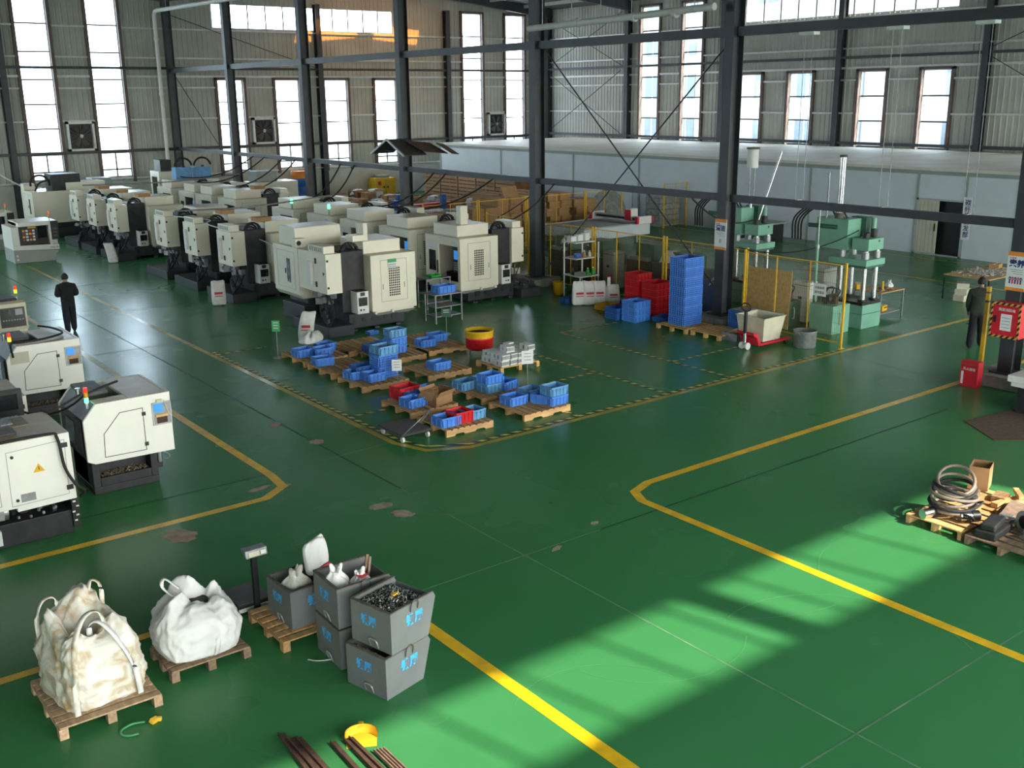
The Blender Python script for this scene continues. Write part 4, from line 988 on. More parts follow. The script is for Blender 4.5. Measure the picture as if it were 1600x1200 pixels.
def make_sack(label, loc, rz=0.0, h=.72, w=.42, d=.24, lean=(0,0), mat='sack_pale', seed=1, print_col='ink_red', group=None, marks=True):
    t = thing('woven_sack', label, 'sack', loc, rz, group)
    lv = []
    for i,(k,a,b) in enumerate(((0,.86,.9),(.06,.98,1.05),(.25,1.0,1.1),(.5,.98,1.0),(.72,.94,.82),(.88,.92,.5),(.96,.9,.22),(1,.86,.10))):
        lv.append((w/2*a,d/2*b,h*k,lean[0]*k*k,lean[1]*k*k))
    sub(soft(lv,28,3.2,.045,seed).obj('sack_body',mat,t))
    if marks:
        for z,hh in ((.52,.09),(.40,.03)):
            k = z; MB().obox((lean[0]*k*k,-d/2*1.06+lean[1]*k*k,h*z),(w*.55,.012,h*hh),0,lean[1]*-.8).obj('sack_print',print_col,t)
    return t

# ================================================================== FOREGROUND
PA = make_pallet('pale pallet under the stained bulk bag, lower left corner',(2.44,10.72,0),math.pi/2,1.16,1.04,9,'pallet_pale',gap=.3,blocks=True)
PB = make_pallet('dark worn pallet under the clean white bulk bag',(3.67,10.85,0),math.pi/2,.72,.92,6,'pallet_grey',gap=.35,blocks=True)
PC = make_pallet('brown worn pallet under the single grey chip bin',(5.0,10.82,0),math.pi/2,1.0,1.04,7,'pallet_wood',gap=.5,blocks=True)
def cloth_bag(levels, rise, amp, seed, n=120, sq=4.5, m=6):
    """levels (rx, ry, z, dx, dy) interpolated; rise(theta) lifts the mouth; ridged noise gives creases"""
    L = []
    for a,b in zip(levels,levels[1:]):
        for k in range(m): L.append(tuple(p+(q-p)*k/m for p,q in zip(a,b)))
    L.append(levels[-1]); N = len(L); v = []; zt = max(l[2] for l in levels)
    for k,(rx,ry,z,dx,dy) in enumerate(L):
        f = k/(N-1)
        for i in range(n):
            t = 2*math.pi*i/n; c,s_ = math.cos(t),math.sin(t); e = 2/sq if f < .45 else 2/(sq-(sq-2.2)*(f-.45)/.55)
            x = rx*abs(c)**e*(1 if c > 0 else -1); y = ry*abs(s_)**e*(1 if s_ > 0 else -1)
            p = Vector((x*3+seed,y*3,z*2.2))
            rd = (1-abs(noise.noise(p)))**3*.8+(1-abs(noise.noise(p*2.3)))**4*.5-.6+.5*noise.noise(p*.6)+.3*(1-abs(noise.noise(p*4.6)))**5
            w = amp*rd*(.5+1.1*f); w2 = min(1,max(0,(f-.30)/.3))
            rf = rise(t)*w2*w2*(1-max(0,(f-.8)/.2))
            v.append((x*(1+w)+dx,y*(1+w)+dy,z+rf*zt+w*.35*f))
    fs = [(k*n+i,k*n+(i+1)%n,(k+1)*n+(i+1)%n,(k+1)*n+i) for k in range(N-1) for i in range(n)]
    return MB().add(v,fs+[tuple(range(n-1,-1,-1)),tuple((N-1)*n+i for i in range(n))],True)
def g_(t, c, w): d = (t-c+math.pi) % (2*math.pi)-math.pi; return math.exp(-(d/w)**2)
def strap(t, pts, r, mat):
    m = MB(); P = crom([Vector(p) for p in pts],4); v = []
    for i,p in enumerate(P):
        d = (P[min(i+1,len(P)-1)]-P[max(0,i-1)]).normalized(); s_ = Vector((-d.y,d.x,0)); s_ = s_.normalized() if s_.length > .25 else Vector((1,0,0)); nn = d.cross(s_).normalized()*.005
        v += [p+s_*r+nn,p-s_*r+nn,p-s_*r-nn,p+s_*r-nn]
    f = [(4*i+j,4*i+(j+1)%4,4*i+4+(j+1)%4,4*i+4+j) for i in range(len(P)-1) for j in range(4)]
    m.add(v,f,True).obj('lifting_strap',mat,t)
ba = thing('bulk_bag','stained yellowish bulk bag with open folded mouth, standing on the pale pallet','bag',(2.42,10.72,.14),.12,'woven bulk bags on pallets')
lvA = [(.38,.40,0,0,0),(.43,.47,.05,0,0),(.445,.49,.2,0,0),(.435,.48,.4,0,0),(.41,.46,.56,0,.01),(.37,.42,.68,0,.03),(.32,.37,.76,.0,.05),(.25,.30,.79,.0,.05),(.18,.22,.70,-.02,.02),(.12,.14,.58,-.04,0),(.04,.05,.50,-.05,0)]
cloth_bag(lvA,lambda t:.34*g_(t,1.15,.55)+.14*g_(t,2.6,.6)+.12*g_(t,-.5,.5)+.06*math.sin(5*t),.16,3).obj('bag_body','woven_stained',ba)
strap(ba,[(-.36,-.49,.04),(-.37,-.53,.28),(-.34,-.50,.52),(-.26,-.38,.80),(-.1,-.26,.98),(.06,-.22,.98),(.12,-.26,.82)],.030,'woven_stained')
strap(ba,[(.30,-.53,.04),(.27,-.55,.3),(.22,-.51,.52),(.14,-.40,.74),(.05,-.26,.88),(-.03,-.2,.84),(-.03,-.2,.66)],.030,'woven_white')
strap(ba,[(-.34,.42,.55),(-.34,.42,.8),(-.26,.42,.98),(-.14,.42,.98),(-.1,.4,.82)],.025,'woven_stained')
strap(ba,[(.32,.3,.7),(.34,.34,.98),(.26,.38,1.06),(.2,.36,.92)],.025,'woven_stained')
bb = thing('bulk_bag','clean white bulk bag with gathered top, standing on the dark pallet','bag',(3.64,10.84,.14),-.1,'woven bulk bags on pallets')
lvB = [(.34,.28,0,0,0),(.42,.35,.05,0,0),(.465,.39,.17,0,0),(.475,.40,.32,0,0),(.43,.37,.46,0,0),(.35,.31,.55,.02,.03),(.26,.23,.60,.05,.06),(.19,.16,.60,.07,.08),(.12,.10,.53,.08,.08),(.04,.04,.46,.08,.08)]
cloth_bag(lvB,lambda t:.42*g_(t,1.75,.35)+.18*g_(t,3.6,.4)+.12*g_(t,.5,.4)+.05*math.sin(6*t),.13,11,sq=3.4).obj('bag_body','woven_white',bb)
strap(bb,[(.12,-.36,.05),(.14,-.41,.25),(.12,-.36,.45),(.08,-.24,.58)],.030,'woven_white'); strap(bb,[(-.36,-.22,.05),(-.42,-.24,.25),(-.36,-.2,.45),(-.24,-.14,.58)],.03,'woven_white')
strap(bb,[(-.16,.16,.60),(-.28,.2,.76),(-.24,.24,.84),(-.1,.2,.70)],.022,'woven_white')
MB().cyl((.08,.09,.54),(.08,.09,.56),.11,14).obj('bag_contents','chip_dark',bb)
# platform scale
t = thing('platform_scale','black platform scale with a display post beside the white bulk bag','scale',(4.66,11.77,0),.0)
MB().box(-.24,.22,-.27,.30,.05,.13).obj('platform','black',t,.01); MB().box(-.225,.205,-.255,.285,.13,.142).obj('top_plate','frame_dark',t)
MB().box(-.24,.22,-.285,-.27,.04,.09).obj('front_strip','plastic_white',t)
for x in (-.2,.18):
    for y in (-.22,.25): MB().cyl((x,y,0),(x,y,.05),.03,8).obj('foot','black',t)
MB().box(-.035,.035,-.34,-.27,.0,.82).obj('post','black',t,.008); MB().box(-.06,.10,-.36,-.24,0,.05).obj('post_bracket','black',t)
h = MB().prism([(-.41,.80),(-.27,.84),(-.25,.90),(-.39,.90)],'x',-.14,.15).obj('display_head','galv',t,.01)
MB().obox((-.03,-.408,.85),(.14,.012,.06),0,-.18).obj('display','tub_cream',h); MB().obox((.09,-.408,.85),(.07,.012,.05),0,-.18).obj('keypad','paper',h)
# grey chip bins
def chip_bin(label, loc, rz, marks=True):
    t = thing('chip_bin', label, 'bin', loc, rz, 'grey welded chip bins')
    prof = [(0,0),(.57,0),(.70,.43),(.66,.50),(0,.49)]
    MB().prism(prof,'y',0,.008).obj('front_sheet','bin_steel',t)
    MB().prism(prof,'y',.612,.62).obj('rear_sheet','bin_steel',t)
    MB().box(0,.008,.008,.612,0,.49).obj('left_sheet','bin_steel',t)
    MB().prism([(.562,0),(.57,0),(.70,.43),(.692,.43)],'y',.008,.612).obj('chute_sheet','bin_steel',t)
    MB().box(.008,.56,.008,.612,0,.008).obj('bottom_sheet','bin_steel',t)
    r = MB(); r.box(-.004,.03,0,.62,.482,.496).prism([(0,.482),(.66,.492),(.66,.506),(0,.496)],'y',-.004,.03).prism([(0,.482),(.66,.492),(.66,.506),(0,.496)],'y',.59,.624)
    r.obj('rim','bin_rim',t)
    MB().tube([(-.004,.32,.02),(-.03,.32,.1),(-.03,.29,.12),(-.03,.23,.12),(-.03,.20,.1),(-.004,.2,.02)],.008).obj('side_handle','handle_wire',t)
    MB().tube([(.30,-.004,.40),(.30,-.02,.48),(.33,-.02,.52),(.38,-.02,.52),(.41,-.02,.48),(.41,-.004,.40)],.007).obj('front_handle','bin_rim',t)
    if marks:
        text('铁屑',.135,'spray_blue',t,(.36,-.003,.30),(math.pi/2,0,0),'spray_lettering',.001,bold=.006)
        text('铁屑',.12,'spray_blue',t,(-.003,.34,.30),(math.pi/2,0,-math.pi/2),'spray_lettering',.001,bold=.006)
    return t
b1 = chip_bin('grey chip bin at the foot of the front stack',(4.91,8.70,0),.24)
b2 = chip_bin('grey chip bin heaped with metal chips, top of the front stack',(4.995,8.70,.515),.24)
b3 = chip_bin('grey chip bin at the foot of the second stack',(4.82,9.56,0),-.04)
b4 = chip_bin('grey chip bin filled with white bags, top of the second stack',(4.82,9.56,.515),-.04)
b5 = chip_bin('single grey chip bin standing on the brown pallet',(4.69,10.52,.14),.03)
def heap(parent, x0,x1,y0,y1, zf, n, seed, mats=('chip_dark','chip_light'), s=.016):
    MB().box(x0,x1,y0,y1,.1,zf-.01).obj('chip_fill','chip_dark',parent)
    for j,mt in enumerate(mats):
        r = random.Random(seed+j); m = MB()
        for i in range(n):
            x = r.uniform(x0,x1); y = r.uniform(y0,y1); k = 1-max(abs((x-(x0+x1)/2)/(x1-x0)),abs((y-(y0+y1)/2)/(y1-y0)))*1.4
            m.obox((x,y,zf+.04*k+r.uniform(0,.015)),(s*r.uniform(.8,2.2),s*.7,s*.5),r.uniform(0,6),r.uniform(-1,1),r.uniform(-1,1))
        stuff(m.obj('metal_chips',mt,parent))
heap(b2,.02,.6,.02,.6,.41,900,31); heap(b1,.015,.1,.02,.6,.42,90,41)
tag(MB().obox((5.28,9.08,1.005),(.08,.035,.02),.3).obj('yellow_card','scoop_yellow'),'small yellow card lying on the metal chips','card')
def knot_bag(label, loc, s, mat, seed):
    t = thing('filled_bag', label, 'bag', loc, seed)
    sub(soft([(.55*s,.5*s,0,0,0),(.8*s,.7*s,.15*s,0,0),(.85*s,.75*s,.45*s,0,0),(.55*s,.5*s,.8*s,0,0),(.25*s,.22*s,.95*s,0,0),(.34*s,.3*s,1.12*s,.03*s,0),(.4*s,.3*s,1.32*s,.08*s,0),(.1*s,.1*s,1.2*s,.08*s,0)],26,2.6,.11,seed).obj('bag_body',mat,t),1)
    MB().tube(arc((0,0,.95*s),.26*s,0,6.28,12,'z'),.012).obj('tie_cord','sack_pale',t)
    return t
knot_bag('tied white bag in the second stack, left',(4.98,9.88,.86),.19,'woven_white',5)
knot_bag('tied white bag with pink print in the second stack, right',(5.22,9.74,.84),.16,'woven_white',9)
knot_bag('yellow and white bundled sack in the single chip bin',(4.90,10.80,.45),.24,'woven_stained',13)
tag(MB().obox((5.22,9.70,1.02),(.12,.10,.004),.3,.2).obj('printed_flap','ink_red'),'pink printed flap on the right white bag','flap')
t = thing('folded_sack','folded white sack leaning out of the single chip bin','sack',(5.28,10.95,.55),.5)
sub(soft([(.22,.05,0,0,0),(.24,.06,.15,.02,.02),(.24,.05,.32,.05,.06),(.22,.03,.42,.08,.1)],20,3,.08,3).obj('sack_body','woven_white',t)); MB().box(-.16,.16,-.075,-.055,.04,.10).obj('sack_print','ink_red',t)
tag(sub(soft([(.16,.12,0,0,0),(.2,.15,.06,0,0),(.15,.11,.13,0,0),(.05,.04,.15,0,0)],18,2.4,.12,8,(5.28,10.66)).obj('crumpled_sack','bin_yellow')),'crumpled ochre sack lying in the single chip bin','sack').location.z = .56
for i,y in enumerate((9.98,10.06)):
    tag(MB().obox((5.42,y-.08,.93),(.03,.02,.34),0,-.3+.1*i,.35).obj('wooden_strip','pallet_grey'),'worn strip leaning in the second stack, '+('left' if i else 'right')+' one','strip')
tag(MB().tube([(4.62,10.0,.01),(4.7,9.9,.01),(4.85,9.82,.012),(4.78,9.86,.01)],.006).obj('white_strap','plastic_white'),'thin white strap on the floor beside the second stack','strap')
# rusty flat bars and angle irons, scoop, tape
for i,(a,b,w,mt) in enumerate((((3.73,8.83),(3.62,7.2),.035,'rust'),((3.79,8.70),(3.72,7.1),.05,'rust'),((3.84,8.66),(3.80,7.1),.03,'rust'),((4.08,8.38),(4.02,7.0),.028,'rust'),((4.21,8.34),(4.17,6.9),.028,'rust'),((4.26,8.33),(4.25,6.9),.022,'rust'),((4.345,7.98),(4.33,6.8),.018,'rust_light'),((4.375,7.97),(4.365,6.8),.016,'rust_light'),((4.405,7.96),(4.395,6.8),.016,'rust_light'),((4.435,7.95),(4.425,6.8),.014,'rust_light'))):
    d = Vector((b[0]-a[0],b[1]-a[1],0)); z = .015+.025*(i % 3)
    nm = ('leftmost','second','third','fourth','fifth','sixth','seventh','eighth','ninth','rightmost')[i]
    m = MB().obox(((a[0]+b[0])/2,(a[1]+b[1])/2,.012),(d.length,w*2,.02),math.atan2(d.y,d.x))
    m.obox(((a[0]+b[0])/2-w,(a[1]+b[1])/2,.03),(d.length,.012,.04),math.atan2(d.y,d.x))
    tag(m.obj('angle_bar',mt),'rusty angle bar on the floor at the bottom edge, %s of the lying bars' % nm,'bar','rusty bars at the bottom edge')
t = thing('plastic_scoop','bright yellow plastic scoop lying on the floor beside rusty bars','scoop',(4.33,8.24,0),-.5)
v = []; n = 14
m = MB(); P = []
for k,(rr,z) in enumerate(((.16,.0),(.17,.05),(.165,.10))):
    for i in range(n):
        a = math.pi*(.05+.9*i/(n-1)); P.append((rr*math.cos(a),rr*math.sin(a)*.9,z))
base = [(-.16,-.05,0),(.16,-.05,0)]
m.add(P,[(k*n+i,k*n+i+1,(k+1)*n+i+1,(k+1)*n+i) for k in range(2) for i in range(n-1)],True)
m.add([(p[0]*.96,p[1]*.96,p[2]) for p in P],[((k+1)*n+i,(k+1)*n+i+1,k*n+i+1,k*n+i) for k in range(2) for i in range(n-1)],True)
m.add([(p[0],p[1],.004) for p in P[:n]]+[(-.15,-.12,.004),(.15,-.12,.004)],[tuple(range(n+2))])
m.obj('scoop_pan','scoop_yellow',t); MB().box(-.03,.03,.13,.24,.05,.075).obj('scoop_handle','scoop_yellow',t,.01)
t = thing('tape_piece','crumpled piece of yellow plastic on the floor before the pale pallet','scrap',(2.78,9.87,0),.4)
m = MB(); m.obox((0,0,.03),(.1,.06,.05),.2,.4,.2).obox((.05,-.02,.025),(.05,.05,.045),.7,.1,.3); m.obj('crumpled_tape','scoop_yellow',t,.01)
tag(MB().tube([(2.70,9.93,.012),(2.58,9.96,.02),(2.46,9.93,.012),(2.44,9.84,.01),(2.5,9.78,.01),(2.58,9.76,.012)],.012).obj('green_strap','green_board'),'loop of green packing strap on the floor before the pale pallet','strap')
# ================================================================== CENTRAL STORAGE BAY
pal = [ # near-left corner x,y, label, size
 (10.78,22.35,'wooden pallet carrying three blue bins and a sack, beside the green sign',1.2,1.3),
 (10.76,20.92,'empty slatted wooden pallet with one bin of parts on its corner',1.1,1.25),
 (10.75,19.45,'wooden pallet carrying two blue bins and the tall blue stack',1.2,1.2),
 (12.15,22.6,'flat wooden pallet behind the three bin stack, nearest the machine base',1.3,1.2),
 (12.35,21.2,'wooden pallet under the stack of three blue bins',1.2,1.2),
 (13.75,21.35,'wooden pallet with two single blue bins beside the drum',1.15,1.9),
 (12.40,19.33,'wooden pallet carrying one lone blue bin in the bay centre',1.2,1.15),
 (10.55,17.15,'wooden pallet carrying the open carton and red bin',1.15,1.2),
 (10.46,15.72,'wooden pallet with blue, red and blue bins nearest the lane corner',1.1,1.1),
 (12.25,17.05,'wooden pallet crowded with five blue bins',1.1,1.15),
 (12.22,15.58,'wooden pallet with one bin left and a bin cluster right, nearest the front lane',1.22,1.22),
]
for x,y,l,a,b in pal: make_pallet(l,(x+a/2,y+b/2,0),random.uniform(-.02,.02),a,b,8,'pallet_wood','pallets in the central bay')
GB = 'plastic bins on the central pallets'
Z = .14
bins = [ # x,y centre, z, rz, mat, label
 (11.05,22.95,Z,.05,'bin_blue','blue bin at the left end of the sack pallet'),
 (11.45,22.75,Z,.0,'bin_blue','blue bin in front of the sack on the sack pallet'),
 (11.75,23.15,Z,.1,'bin_blue','blue bin at the right end of the sack pallet'),
 (11.02,21.85,Z,-.1,'bin_blue','blue bin of metal parts on the slatted pallet corner'),
 (11.02,20.25,Z,.05,'bin_blue','blue bin far left on the pallet with the tall stack'),
 (11.25,19.85,Z,.05,'bin_blue','blue bin in front of the tall blue stack'),
 (12.55,21.75,Z,.02,'bin_blue_dark','dark blue bin left of the stack of three'),
 (12.62,22.2,Z,.02,'bin_blue_dark','dark bin behind the stack of three'),
 (13.05,21.85,Z,0,'bin_blue','bottom blue bin of the stack of three'),
 (13.05,21.85,Z+.2,.04,'bin_blue','middle blue bin of the stack of three'),
 (13.06,21.87,Z+.4,-.03,'bin_blue_faded','faded top bin of the stack of three'),
 (13.05,22.35,Z,0,'bin_blue','blue bin just behind the stack of three'),
 (13.98,21.9,Z,.03,'bin_blue','blue bin on the left of the drum pallet'),
 (14.55,22.25,Z,.02,'bin_blue','blue bin on the right of the drum pallet'),
 (12.95,19.75,Z,.03,'bin_blue','lone blue bin on the bay centre pallet'),
 (10.85,17.55,Z,.12,'bin_blue','blue bin at the front of the carton pallet'),
 (11.15,17.85,Z,.1,'bin_blue','blue bin in the middle of the carton pallet'),
 (11.45,18.05,Z,.1,'bin_blue','blue bin with parts behind the open carton'),
 (10.66,16.05,Z,.02,'bin_blue','blue bin left of the red bin nearest the lane corner'),
 (11.30,16.12,Z,.05,'bin_blue_faded','faded blue bin right of the red bin nearest the lane corner'),
 (12.45,17.95,Z,.1,'bin_blue_faded','faded bin at the left of the crowded pallet'),
 (12.95,17.95,Z,.0,'bin_blue_faded','faded bin at the back of the crowded pallet'),
 (12.75,17.45,Z,.02,'bin_blue_faded','faded bottom bin of the pair on the crowded pallet'),
 (12.75,17.45,Z+.2,.05,'bin_blue','blue top bin of the pair on the crowded pallet'),
 (13.12,17.4,Z,.3,'bin_blue','tilted blue bin at the right of the crowded pallet'),
 (12.55,16.35,Z,.06,'bin_blue','single blue bin at the left of the front lane pallet'),
 (13.15,16.55,Z,.1,'bin_blue_faded','faded bin at the back of the front lane pallet'),
 (13.12,16.1,Z,.4,'bin_blue','blue bin in the middle of the front lane pallet'),
 (13.22,15.85,Z,.04,'bin_blue','bottom bin of the pair at the right of the front lane pallet'),
 (13.22,15.85,Z+.2,.04,'bin_blue_faded','top bin of the pair at the right of the front lane pallet'),
]
for x,y,z,r,mt,l in bins: make_bin(l,(x,y,z),r,(.46,.38,.2),mt,GB,fill='steel' if 'parts' in l else None)
make_bin('bright red bin of parts on the carton pallet',(11.05,18.2,Z),.08,(.52,.40,.27),'bin_red',GB,fill='galv')
make_bin('bright red bin between two blue bins nearest the lane corner',(10.98,16.08,Z),.05,(.44,.40,.24),'bin_red',GB)
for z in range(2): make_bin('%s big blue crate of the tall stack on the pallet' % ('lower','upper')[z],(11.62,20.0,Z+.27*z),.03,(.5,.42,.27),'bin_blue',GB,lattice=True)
make_bin('faded top crate of the tall blue stack',(11.63,20.0,Z+.54),.08,(.5,.42,.2),'bin_blue_faded',GB)
make_bin('dark blue bin left behind the tall blue stack',(11.25,20.35,Z),.0,(.46,.38,.27),'bin_blue_dark',GB)
tag(MB().box(11.68,11.72,19.785,19.79,.42,.46).obj('bin_label','paper'),'white square label on the tall blue stack','label')
# open carton
t = thing('open_carton','open brown carton with flaps beside the red bin','carton',(11.38,17.45,Z),.25)
MB().tray(-.25,.25,-.2,.2,0,.26,.008).obj('carton_body','card',t)
for y,rx in ((-.2,-.9),(.2,.9)): MB().obox((0,y*1.28,.245),(.48,.16,.008),0,rx).obj('flap','card',t)
for x,ry in ((-.25,.8),(.25,.9)): MB().obox((x*1.3,0,.22),(.2,.38,.008),0,0,ry if x > 0 else -ry).obj('flap','card',t)
MB().obox((-.05,0,.24),(.12,.1,.08),.4).obj('packing_paper','kraft',t)
# drum on a stand
t = thing('half_drum','yellow over red half drum on short legs beside the bay','drum',(14.85,20.75,0))
MB().lathe([(.0,.15),(.30,.15),(.34,.2),(.35,.42),(.36,.43),(.36,.45),(.35,.46)],n=28).obj('lower_shell','bin_red',t)
MB().lathe([(.35,.46),(.355,.60),(.365,.61),(.365,.64),(.34,.64),(.33,.5),(0,.48)],n=28).obj('upper_shell','safety_yellow',t)
MB().cyl((0,0,.5),(0,0,.56),.32,24).obj('drum_contents','rust',t)
for k in range(3):
    a = 2.1*k-1.6; MB().cyl((.22*math.cos(a),.22*math.sin(a),0),(.22*math.cos(a),.22*math.sin(a),.16),.035,8).obj('leg','galv',t)
# white block pallet
make_pallet('pale low pallet under the stacked white blocks',(14.68,19.35,0),math.pi/2,1.0,1.15,6,'plywood','pallets in the central bay',gap=.6,blocks=True)
r = random.Random(4); n = 0
wb = [MB().box(-.11,.11,-.075,.075,0,.135).mesh('block_body','paper'),MB().box(-.112,.112,-.077,-.05,.03,.11).mesh('block_band','galv')]
for lay in range(3):
    for i in range(4):
        for k in range(5):
            if lay == 2 and (i in (0,) or k > 3 or r.random() < .3): continue
            o = thing('white_block','white wrapped block in the heap on the pale pallet','block',(14.28+.235*i+.03*lay+r.uniform(-.015,.015),18.98+.165*k+r.uniform(-.01,.01),.14+.137*lay),r.uniform(-.12,.12),'white wrapped blocks')
            inst(wb[0],'block_body',o); inst(wb[1],'block_band',o)
# signs on posts
def post_sign(label, loc, h, w, hh, mat, rz=0.0, tilt=0.0):
    t = thing('post_sign', label, 'sign', loc, rz)
    MB().cyl((0,0,.02),(0,0,h),.011,8).obj('post','galv',t); MB().cyl((0,0,0),(0,0,.02),.12,14).obj('foot','galv',t)
    b = MB().obox((0,-.015,h+hh/2-.02),(w,.012,hh),0,tilt).obj('sign_board',mat,t)
    for k in range(3): MB().obox((0,-.024,h+hh*(.25+.24*k)),(w*.6,.004,hh*.07),0,tilt).obj('text_line','paper_line' if mat == 'paper' else 'paper',b)
post_sign('green board on a thin post beside the sack pallet',(10.72,23.7,0),.70,.2,.28,'green_board',-.7)
post_sign('dark green board on a thin post beside the machine table',(15.5,23.2,0),.50,.26,.24,'press_green_dark',-.5,-.5)
post_sign('white board on a thin post before the tall blue stack',(11.66,19.5,0),.38,.22,.26,'paper',-.6)
post_sign('white board on a thin post before the white block heap',(13.9,17.6,0),.55,.26,.30,'paper',-.5)
# flat trolley
t = thing('flat_trolley','small black flat trolley with folded handle beside the lane corner','trolley',(9.92,16.38,0),.0)
MB().box(-.36,.36,-.45,.45,.13,.17).obj('deck','black',t,.02); MB().box(-.34,.34,-.43,.43,.17,.178).obj('deck_mat','frame_dark',t)
for x in (-.28,.28):
    for y in (-.36,.36):
        c = MB().cyl((x-.02,y,.055),(x+.02,y,.055),.055,12).obj('wheel','plastic_white',t); MB().box(x-.03,x+.03,y-.02,y+.02,.08,.13).obj('caster_fork','galv',c)
MB().tube([(-.30,-.43,.17),(-.05,-.55,.42),(.45,-.25,.50),(.34,-.05,.20)],.012).obj('handle_bar','steel',t)
# sacks by the machine
make_sack('white woven sack leaning on the nearest machine base',(12.15,25.0,0),-.6,.78,.42,.24,(.12,.05),'sack_pale',3)
t = thing('slumped_sack','pale sack slumped over the blue bins of the sack pallet','sack',(11.55,23.5,.30),.5)
sub(soft([(.34,.2,0,0,0),(.38,.24,.07,0,0),(.36,.22,.17,.03,0),(.26,.15,.24,.06,0),(.1,.06,.26,.1,0)],24,2.8,.1,6).obj('sack_body','sack_pale',t))
make_sack('white printed sack standing alone in the aisle before the pale machines',(12.3,31.3,0),-.35,.78,.46,.26,(0,0),'sack_pale',5)
make_sack('white bag standing against the farther group of machines',(12.5,42.6,0),-.4,.8,.4,.2,(-.15,0),'sack_pale',7,marks=False)
# tables between the machines
def work_table(label, loc, a, b, h, lower=True, rz=0.0, top='galv', leg='galv'):
    t = thing('work_table', label, 'table', loc, rz)
    MB().box(-a/2,a/2,-b/2,b/2,h-.03,h).obj('table_top',top,t)
    for x in (-a/2+.025,a/2-.025):
        for y in (-b/2+.025,b/2-.025): MB().box(x-.018,x+.018,y-.018,y+.018,0,h-.03).obj('leg',leg,t)
    if lower:
        for z in (.18,.45) if h > .7 else (.2,): MB().box(-a/2+.03,a/2-.03,-b/2+.03,b/2-.03,z,z+.025).obj('shelf',leg,t)
    return t
work_table('narrow steel rack table holding a blue bin between the machines',(16.45,24.75,0),.95,.6,.84)
make_bin('blue bin on the steel rack table',(16.45,24.72,.84),.05,(.62,.4,.22),'bin_blue',GB)
work_table('steel side table with a green tray beside the open doorway machine',(17.35,26.6,0),.9,.55,.95)
make_bin('small green tray on the side table',(17.35,26.6,.95),.1,(.4,.3,.07),'green_tray',GB)
make_bin('tiny blue tray on the floor at the machine base',(13.9,24.5,0),.1,(.32,.22,.1),'bin_blue',GB)
# ================================================================== RIGHT HAND STORAGE ALONG THE FENCE
make_pallet('pale pallet under the tall blue crate tower',(21.0,19.5,0),0,1.1,1.1,7,'plywood','pallets by the fence',blocks=True)
make_pallet('pale empty pallet with rounded corner before the column',(21.1,18.35,0),0,1.1,1.0,7,'plywood','pallets by the fence',blocks=True)
nm = ('bottom','second','third','fourth','fifth','sixth','top')
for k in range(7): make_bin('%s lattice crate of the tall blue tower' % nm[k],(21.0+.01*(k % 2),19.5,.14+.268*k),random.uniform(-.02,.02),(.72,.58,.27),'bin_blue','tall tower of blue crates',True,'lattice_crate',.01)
for k in range(5): make_bin('%s red crate of the front red stack' % nm[k],(21.75,21.35,.2*k),random.uniform(-.03,.03),(.72,.6,.2),'bin_red','red crate stacks',False,'plastic_bin',.01)
for k in range(6): make_bin('%s red crate of the rear red stack' % nm[k],(21.62,22.0,.2*k),random.uniform(-.03,.03),(.6,.55,.2),'bin_red','red crate stacks',False,'plastic_bin',.01)
for k in range(3): make_bin('%s crate of the short blue stack before the red crates' % ('bottom','middle','top')[k],(20.72,21.15,.2*k),random.uniform(-.03,.03),(.62,.56,.2),'bin_blue','short blue stack',False,'plastic_bin',.01)
for k in range(2): make_bin('%s dark crate left of the short blue stack' % ('lower','upper')[k],(20.55,21.75,.17*k),0,(.55,.5,.17),'bin_blue_dark','short blue stack',False,'plastic_bin',.01)
make_bin('flat dark blue crate between blue and red stacks',(21.3,20.6,0),.3,(.6,.45,.14),'bin_blue_dark','short blue stack')
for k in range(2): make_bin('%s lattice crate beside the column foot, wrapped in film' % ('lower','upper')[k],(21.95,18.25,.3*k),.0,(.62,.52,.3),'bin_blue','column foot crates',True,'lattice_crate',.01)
tag(MB().box(21.7,22.3,18.0,18.5,.60,.62).obj('film_wrap','tarp_grey',None,.01),'crumpled clear film on top of the column foot crates','film')
t = thing('wire_tray','low galvanised wire mesh tray on the floor before the column crates','tray',(21.35,17.75,0),.05)
MB().tray(-.55,.55,-.25,.25,.0,.2,.012).obj('tray_walls','galv',t); g = MB()
for i in range(16): g.box(-.55+.073*i-.003,-.55+.073*i+.003,-.258,-.25,0,.2)
stuff(g.obj('wire_grid','steel',t))
# tub on pallet truck
t = thing('plastic_tub','cream tapered plastic tub standing on the pallet truck forks','tub',(21.1,16.95,.17))
MB().tray(-.42,.42,-.46,.46,0,.62,.03,.09).obj('tub_body','tub_cream',t); q = MB()
for x0,x1,y0,y1 in ((-.45,.45,-.49,-.43),(-.45,.45,.43,.49),(-.45,-.39,-.49,.49),(.39,.45,-.49,.49)): q.box(x0,x1,y0,y1,.60,.63)
q.obj('tub_rim','tub_cream',t,.01)
t = thing('pallet_truck','red hand pallet truck carrying the cream tub','pallet truck',(20.55,16.85,0))
for y in (-.22,.22):
    MB().box(.1,1.35,y-.08,y+.08,.09,.15).obj('fork','safety_red',t,.01); MB().cyl((1.2,y-.04,.045),(1.2,y+.04,.045),.045,10).obj('fork_roller','rubber',t)
MB().prism([(.14,.09),(.14,.16),(0,.42),(-.16,.46),(-.16,.38),(-.02,.30),(.06,.09)],'y',-.28,.28).obj('truck_head','safety_red',t,.01)
for y in (-.09,.09): MB().cyl((-.16,y-.03,.09),(-.16,y+.03,.09),.09,14).obj('steer_wheel','plastic_white',t)
MB().cyl((-.16,0,.12),(-.16,0,.42),.05,10).obj('pump','chrome',t)
MB().box(-.2,-.13,-.035,.035,.42,1.0).obj('tiller','black',t,.01)
